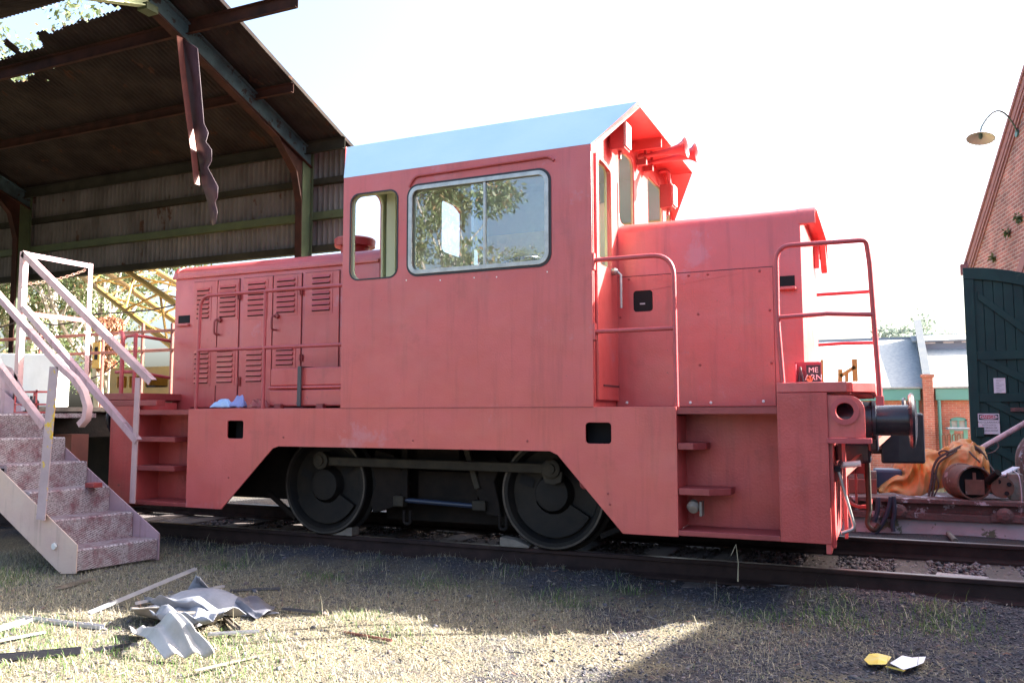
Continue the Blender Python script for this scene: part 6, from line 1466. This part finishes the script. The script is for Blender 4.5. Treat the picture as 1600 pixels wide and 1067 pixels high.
rp_([(1470, 712), (1466, 707), (1474, 703), (1484, 706), (1478, 711)], .010); rp_([(1456, 735), (1464, 745), (1468, 760), (1460, 772), (1456, 790)], .008)
rp_([(1512, 702, .1), (1520, 712), (1532, 722), (1542, 740)], .009); rp_([(1508, 735), (1522, 742), (1538, 750), (1550, 758)], .009); rp_([(1540, 700, .1), (1550, 694, .1), (1558, 690, .1), (1561, 698, .1), (1553, 706), (1543, 709)], .007)
tag(b.build('tangled_rope', M['rope'], smooth=True), 'dark tangled rope tied round the orange tarpaulin', 'rope')
# rusty pipe drum and junk
q = P(1524, 757, Y=9.55)
dm = empty('rusty_drum', (q[0], 9.9, z_t), 'short rusty steel drum lying on its side in front of the tarpaulin', 'drum')
ax_ = Vector((-.34, .94, 0)).normalized(); R_ = .17
MB().lathe([(0, R_), (.26, R_), (.27, R_+.012), (.32, R_+.012), (.32, R_-.012), (0, R_-.015), (0, R_)], (q[0], 9.58, z_t+R_+.0), ax_, 40).build('drum_shell', M['rust'], dm, smooth=True)
MB().lathe([(.10, R_-.016), (.11, R_-.016), (.11, 0), (.10, 0), (.10, R_-.016)], (q[0], 9.58, z_t+R_), ax_, 40).build('drum_end', M['void'], dm, smooth=True)
MB().box(q[0]-.085, q[0]+.085, 9.615, 9.63, z_t+.05, z_t+.20).box(q[0]-.015, q[0]+.015, 9.61, 9.615, z_t+.18, z_t+.27).build('inner_plate', M['rust'], dm)
q = P(1567, 758, Y=9.6)
fl_ = empty('rusty_flange', (q[0], 9.8, z_t), 'rusty round flange with four bolt holes beside the drum', 'flange')
MB().lathe([(0, .0), (0, .105), (.05, .105), (.05, .08), (.22, .08), (.22, 0)], (q[0], 9.62, z_t+.13), (-.2, 1, 0), 32).build('flange_body', M['rust'], fl_, smooth=True)
for t in (30, 120, 210, 300): MB().lathe([(0, .022), (.002, .022), (.002, 0)], (q[0]+.065*math.cos(R(t)), 9.615, z_t+.13+.065*math.sin(R(t))), (0, -1, 0), 14).build('bolt_hole', M['void'], fl_)
o = MB().tube([P(1543, 752, Y=9.62), P(1560, 738, Y=9.52)], .035, 14).build('pipe_offcut', M['frame'], smooth=True); tag(o, 'dark pipe offcut lying between the drum and the flange', 'pipe')
q = P(1585, 752, Y=9.8)
o = MB().box(q[0]-.05, q[0]+.07, 9.72, 9.95, z_t, P(1585, 740, Y=9.8)[2]).build('timber_block', M['timber'], bevel=.005); tag(o, 'weathered timber block standing beside the flange', 'block')
o = MB().bar(P(1565, 742, Y=9.9), P(1588, 730, Y=10.2), .07, .015).build('pale_plank', M['paperw']); tag(o, 'short pale plank propped above the flange', 'plank')
# leaning pink pole
o = MB().tube([P(1520, 708, Y=10.4), P(1620, 650, Y=11.3)], .03, 12).build('leaning_pole', M['pinkclean'], smooth=True); tag(o, 'faded pink pole leaning across the green door', 'pole')
# big rusty ribbed cylinder at the frame edge
q = P(1602, 728, Y=10.8)
bc = empty('rusty_boiler_shell', (q[0]+.4, 11, z_t), 'big rusty ribbed round shell cut by the right edge of the view', 'boiler shell')
MB().lathe([(-.0, .0), (0, .30), (.05, .36), (.10, .36), (.12, .34), (.2, .40), (.25, .40), (.27, .38), (.35, .42), (.7, .42), (.7, 0)], (q[0]+.33, 10.7, z_t+.30), (.1, 1, 0), 48).build('shell', M['rustpaint'], bc, smooth=True)
o = MB().tube(fillet([P(1582, 735, Y=9.7), P(1592, 740, Y=9.6), P(1597, 770, Y=9.55), P(1596, 800, Y=9.52)], .1), .006, 6).build('thin_wire', M['alu'], smooth=True); tag(o, 'thin pale wire hanging beside the boiler shell', 'wire')
# blue tray & junk behind the coupler
q = P(1385, 740, Y=10.2)
o = MB().box(q[0]-.14, q[0]+.16, 10.1, 10.4, z_t, P(1385, 735, Y=10.2)[2]+.02).build('blue_tub', mat('blue_plastic_tub', (.03, .045, .085), rough=.5), bevel=.03); tag(o, 'dented blue tub behind the front coupler', 'tub')
q = P(1345, 757, Y=9.9)
o = MB().box(q[0]-.3, q[0]+.16, 9.85, 10.2, z_t+.001, z_t+.16).build('brown_crate', M['brownred'], bevel=.01); tag(o, 'brown red steel crate on the wagon frame left of the tarpaulin', 'crate')
b = MB()
for k in range(4): b.box(q[0]-.25+.11*k, q[0]-.17+.11*k, 9.9, 10.1, z_t+.16, z_t+.24)
tag(b.build('brick_stack', M['timber'], bevel=.006), 'row of pale bricks standing in the brown crate', 'bricks')
# blue hoses draped over the wagon frame
for k, pts in enumerate(([(1392, 776), (1390, 790), (1382, 812), (1370, 832), (1355, 838)], [(1396, 775), (1398, 800), (1394, 818), (1396, 830)], [(1372, 777), (1371, 800), (1366, 815)])):
    o = MB().tube(fillet([Vector(P(x, y, Y=9.44)) for x, y in pts], .05), .022, 8).build('draped_hose', M['hose'], smooth=True)
    tag(o, ['longest dark blue hose draped over the wagon frame and curling left', 'dark blue hose hanging straight, right of the other two', 'thin dark hose end hanging left of the other two'][k], 'hose', 'hoses draped over the wagon frame')

# fallen gum leaves and twigs
def litter(n, mats, seed, label, nm, sz, wk=1):
    r_ = np.random.default_rng(seed); x = r_.uniform(-6.5, 2, n); y = r_.uniform(2.8, 6.0, n); a = r_.uniform(0, 6.28, n); s = r_.uniform(sz[0], sz[1], n); wdt = s*r_.uniform(.10, .22, n)*wk
    z = gz(x, y)+r_.uniform(.006, .022, n); dx, dy = np.cos(a), np.sin(a); t = r_.uniform(-.012, .012, (n, 4))
    V = np.stack([np.stack([x-dx*s, y-dy*s, z+t[:, 0]], -1), np.stack([x-dy*wdt, y+dx*wdt, z+.004+t[:, 1]*.3], -1), np.stack([x+dx*s, y+dy*s, z+t[:, 2]], -1), np.stack([x+dy*wdt, y-dx*wdt, z+t[:, 3]*.3], -1)], 1).reshape(-1, 3)
    tag(raw_mesh(nm, V, np.arange(n*4).reshape(-1, 4), mats, r_.integers(0, len(mats), n)), label, kind='stuff')
litter(1500, [M['rust'], M['timber'], M['strap'], M['straw2']], 31, 'fallen gum leaves and chips scattered over the yard', 'leaf_litter', (.012, .030))
litter(130, [M['timber'], M['strap']], 32, 'small twigs and splinters scattered over the yard', 'twig_litter', (.03, .09), .12)
q0, q1 = P(1150, 850, Y=5.62), P(1153, 908, Y=5.62)
tag(MB().tube([q0, (q0[0]+.01, 5.63, (q0[2]+q1[2])/2), q1], [.002, .003, .005], 6).tube([q0, (q0[0]-.03, 5.6, q0[2]-.07)], .002, 4).build('dry_stalk', M['straw'], smooth=True), 'single dry stalk standing in front of the rail below the right hand steps', 'stalk')
# ================================================================== LITTER IN THE FOREGROUND
def G(x, y, dz=0): q = P(x, y, Z=GZ+.012+dz); return Vector((q[0], q[1], q[2]))
def strip(name, a, b_, w, h, m, label, cat='strip', dz0=0, dz1=0, group=None):
    p, q = G(*a, dz0), G(*b_, dz1); d = (q-p).normalized(); n = Vector((-d.y, d.x, 0)); mb = MB()
    for (o0, o1, z0, z1) in ((-w/2, w/2, 0, .002), (-w/2, -w/2+.002, .002, h), (w/2-.002, w/2, .002, h), (-.001, .001, .002, h*.7)):
        vs = []
        for c in (p, q):
            for s_, z_ in ((o0, z0), (o1, z0), (o1, z1), (o0, z1)): vs.append(c+n*s_+Vector((0, 0, z_)))
        mb.add(vs, [(0, 1, 2, 3), (4, 7, 6, 5), (0, 4, 5, 1), (1, 5, 6, 2), (2, 6, 7, 3), (3, 7, 4, 0)])
    return tag(mb.build(name, m), label, cat, group)
GA = 'aluminium strips scattered in the grass'
strip('aluminium_strip', (140, 959), (306, 890), .03, .018, M['alu'], 'long aluminium strip sloping up to the peak of the crumpled sheets', dz1=.16, group=GA)
strip('aluminium_strip', (212, 944), (350, 917), .022, .016, M['alu'], 'thin aluminium strip passing behind the crumpled sheets', dz0=.02, dz1=.03, group=GA)
strip('aluminium_strip', (30, 967), (160, 982), .035, .02, M['alu'], 'aluminium strip lying level at the left between stair and sheets', group=GA)
strip('aluminium_strip', (-20, 990), (44, 971), .05, .02, M['alu'], 'wide aluminium strip entering from the left edge', group=GA)
strip('aluminium_strip', (-10, 1003), (72, 988), .03, .008, M['alu'], 'half buried pale strip below the wide one at the left edge', group=GA)
strip('aluminium_strip', (325, 992), (405, 987), .03, .012, M['alu'], 'short pale strip lying to the right of the front sheet', group=GA)
strip('aluminium_strip', (305, 1048), (428, 1020), .02, .006, M['timber'], 'faint thin batten in the grass, right of the front sheet', 'batten', group=GA)
strip('dark_batten', (-10, 1032), (126, 1020), .035, .03, M['signblack'], 'dark plastic batten lying in the lit grass at the lower left', 'batten')
strip('dark_batten', (145, 1017), (215, 1008), .02, .015, M['signblack'], 'short black batten continuing towards the crumpled sheets', 'batten')
strip('brown_stick', (537, 989), (612, 1002), .014, .012, M['brownred'], 'thin red brown stick lying in the lit grass at mid frame', 'stick')
strip('timber_lath', (90, 920), (145, 905), .05, .015, M['timber'], 'grey timber lath in the shade under the stair foot', 'lath')
strip('timber_lath', (352, 967), (372, 985), .03, .02, M['timber'], 'stubby timber lath poking from the sheet pile', 'lath')
strip('dark_batten', (360, 923), (438, 920), .03, .012, M['strap'], 'dark cable like batten in the shade behind the sheets', 'batten')
strip('dark_batten', (440, 952), (505, 958), .02, .012, M['strap'], 'thin dark batten right of the crumpled sheets', 'batten')
def crumple(name, outline, hfun, m, label, n=30, seed=1, amp=.01):
    """sheet laid between a left and a right edge curve of ground points with heights"""
    L_, R2 = outline; r = np.random.default_rng(seed); V = []
    L_ = [Vector(G(x, y, z)) for x, y, z in L_]; R2 = [Vector(G(x, y, z)) for x, y, z in R2]
    def samp(c, t):
        k = t*(len(c)-1); i = min(int(k), len(c)-2); f_ = k-i; return c[i].lerp(c[i+1], f_)
    w_ = [(r.normal(0, 5), r.normal(0, 5), r.uniform(0, 6)) for _ in range(5)]
    for i in range(n):
        u = i/(n-1); a, c = samp(L_, u), samp(R2, u)
        for j in range(n):
            v = j/(n-1); p = a.lerp(c, v); z = hfun(u, v)+amp*sum(math.sin(x*u+y*v+q_) for x, y, q_ in w_)*min(1, 6*u*(1-u)+.3); V.append((p.x, p.y, max(GZ+.006, p.z+z)))
    i = np.arange((n-1)*(n-1)); rr_ = i//(n-1); cc = i % (n-1); a = rr_*n+cc
    o = raw_mesh(name, np.array(V), np.stack([a, a+1, a+n+1, a+n], 1), m, smooth=True); s = o.modifiers.new('t', 'SOLIDIFY'); s.thickness = .004; return tag(o, label, 'sheet', 'crumpled vinyl sheets on the grass')
pk = math.pi
tri = lambda x: abs((x % 2)-1)
crumple('crumpled_sheet', ([(288, 935, .0), (292, 925, .06), (302, 908, .13), (306, 903, .16)], [(345, 935, .0), (340, 930, .03), (328, 920, .08), (312, 905, .16)]), lambda u, v: .02*tri(v*7)*u, M['sheetgrey'], 'upright fluted grey sheet at the back of the sheet pile', 24, 1, .003)
crumple('crumpled_sheet', ([(215, 957, .01), (250, 945, .02), (300, 926, .05), (330, 924, .06)], [(240, 962, .0), (330, 962, .01), (400, 960, .0), (436, 960, .0)]), lambda u, v: .10*math.sin(pk*v)**.8*math.sin(pk*min(1, u*1.05))*(.55+.45*tri(2.3*u+1.4*v))+.03*tri(3*v+2.5*u+.3)*(1-v*.5), M['sheetgrey'], 'largest grey sheet, tapering to a point on the right of the pile', 40, 2, .004)
crumple('crumpled_sheet', ([(203, 963, .0), (203, 958, .05), (206, 960, .07), (212, 968, .02)], [(350, 960, .0), (350, 966, .02), (345, 972, .03), (330, 978, .0)]), lambda u, v: .035*tri(2.6*u+.5*v)+.02*tri(4*u-v*2.5), mat('buff_vinyl', (.30, .26, .22), (.19, .165, .145), 5, .5, bump=.3), 'rolled buff sheet at the left middle of the pile', 30, 3, .002)
crumple('crumpled_sheet', ([(235, 946, .05), (250, 942, .09), (275, 945, .08), (300, 955, .05)], [(345, 972, .02), (350, 968, .05), (365, 965, .04), (385, 964, .0)]), lambda u, v: .06*math.sin(pk*u)*(.3+tri(3.2*v+u))+.02*tri(4*v-2*u), M['sheetgrey'], 'narrow grey fold lying over the rolled buff sheet', 30, 4, .004)
crumple('crumpled_sheet', ([(200, 988, .0), (205, 992, .03), (225, 1003, .04), (258, 1030, .0)], [(255, 985, .02), (280, 982, .10), (300, 985, .12), (336, 1028, .0)]), lambda u, v: .085*tri(2.2*u+1.2*v+.2)*math.sin(pk*u)**.5*(.3+.7*v)+.03*tri(5*v+u), mat('white_vinyl', (.34, .33, .33), (.24, .23, .22), 5, .5, bump=.3), 'sunlit whitish folded sheet nearest the camera', 34, 5, .004)
crumple('crumpled_sheet', ([(232, 975, .02), (240, 968, .05), (252, 962, .06), (262, 958, .03)], [(318, 990, .0), (330, 984, .03), (338, 976, .04), (330, 966, .02)]), lambda u, v: .05*tri(3.1*u+1.7*v)+.03*tri(4.4*v-1.2*u), M['sheetgrey'], 'small creased grey sheet wedged between the buff and the whitish sheets', 26, 6, .004)
crumple('crumpled_sheet', ([(352, 952, .0), (360, 945, .04), (372, 938, .05), (384, 932, .0)], [(398, 966, .0), (412, 960, .02), (424, 955, .02), (430, 948, .0)]), lambda u, v: .045*tri(2.7*u+2.2*v+.4)*(1-v*.6), mat('dark_vinyl', (.11, .11, .13), (.07, .07, .09), 4, .5, bump=.3), 'dark creased scrap at the right end of the pile', 22, 7, .004)
strip('aluminium_strip', (228, 935), (330, 968), .02, .014, M['alu'], 'bent strip crossing under the middle of the sheet pile', dz0=.03, dz1=.05, group=GA)
strip('aluminium_strip', (260, 1000), (348, 960), .018, .012, M['alu'], 'narrow strip sticking out beneath the whitish folded sheet', dz0=.01, dz1=.04, group=GA)
# wrappers
def paper(pts, m, label, nm, seed):
    c = sum((G(*p) for p in pts), Vector())/len(pts); r = random.Random(seed); vs = [c+Vector((0, 0, .02))]+[G(*p)+Vector((0, 0, r.uniform(.0, .022))) for p in pts]; k = len(pts)
    o = MB().add(vs, [(0, i+1, (i+1) % k+1) for i in range(k)]).build(nm, m); o.modifiers.new('t', 'SOLIDIFY').thickness = .0015; return tag(o, label, 'litter')
paper([(1350, 1031), (1358, 1027), (1371, 1025), (1386, 1025), (1393, 1029), (1388, 1036), (1384, 1042), (1372, 1043), (1358, 1038)], M['papery'], 'torn yellow wrapper on the dark cinders', 'yellow_wrapper', 1)
paper([(1391, 1042), (1410, 1030), (1425, 1027), (1440, 1026), (1447, 1031), (1443, 1040), (1430, 1045), (1412, 1048)], M['paperw'], 'torn white paper with a yellow edge on the dark cinders', 'white_wrapper', 2)
strip('yellow_edge', (1384, 1041), (1413, 1048), .018, .004, M['papery'], 'yellow torn strip joining the wrapper and the white paper', 'litter')
# orange leaf / brick chip by the rail
paper([(1493, 871), (1500, 866), (1510, 866), (1508, 873), (1497, 876)], M['orange'], 'orange brown bark chip between the rails', 'bark_chip', 4)
# concrete pad between rails
o = MB().prism([(.20, 6.22), (.66, 6.22), (.66, 7.05), (.33, 7.1)], (0, 0, -.19), X3, Y3, (0, 0, .045)).build('concrete_pad', mat('pale_concrete_pad', (.34, .31, .32), (.25, .23, .24), 5, .9, bump=.4, bscale=40)); tag(o, 'flat pale concrete pad between the rails at right', 'pad')
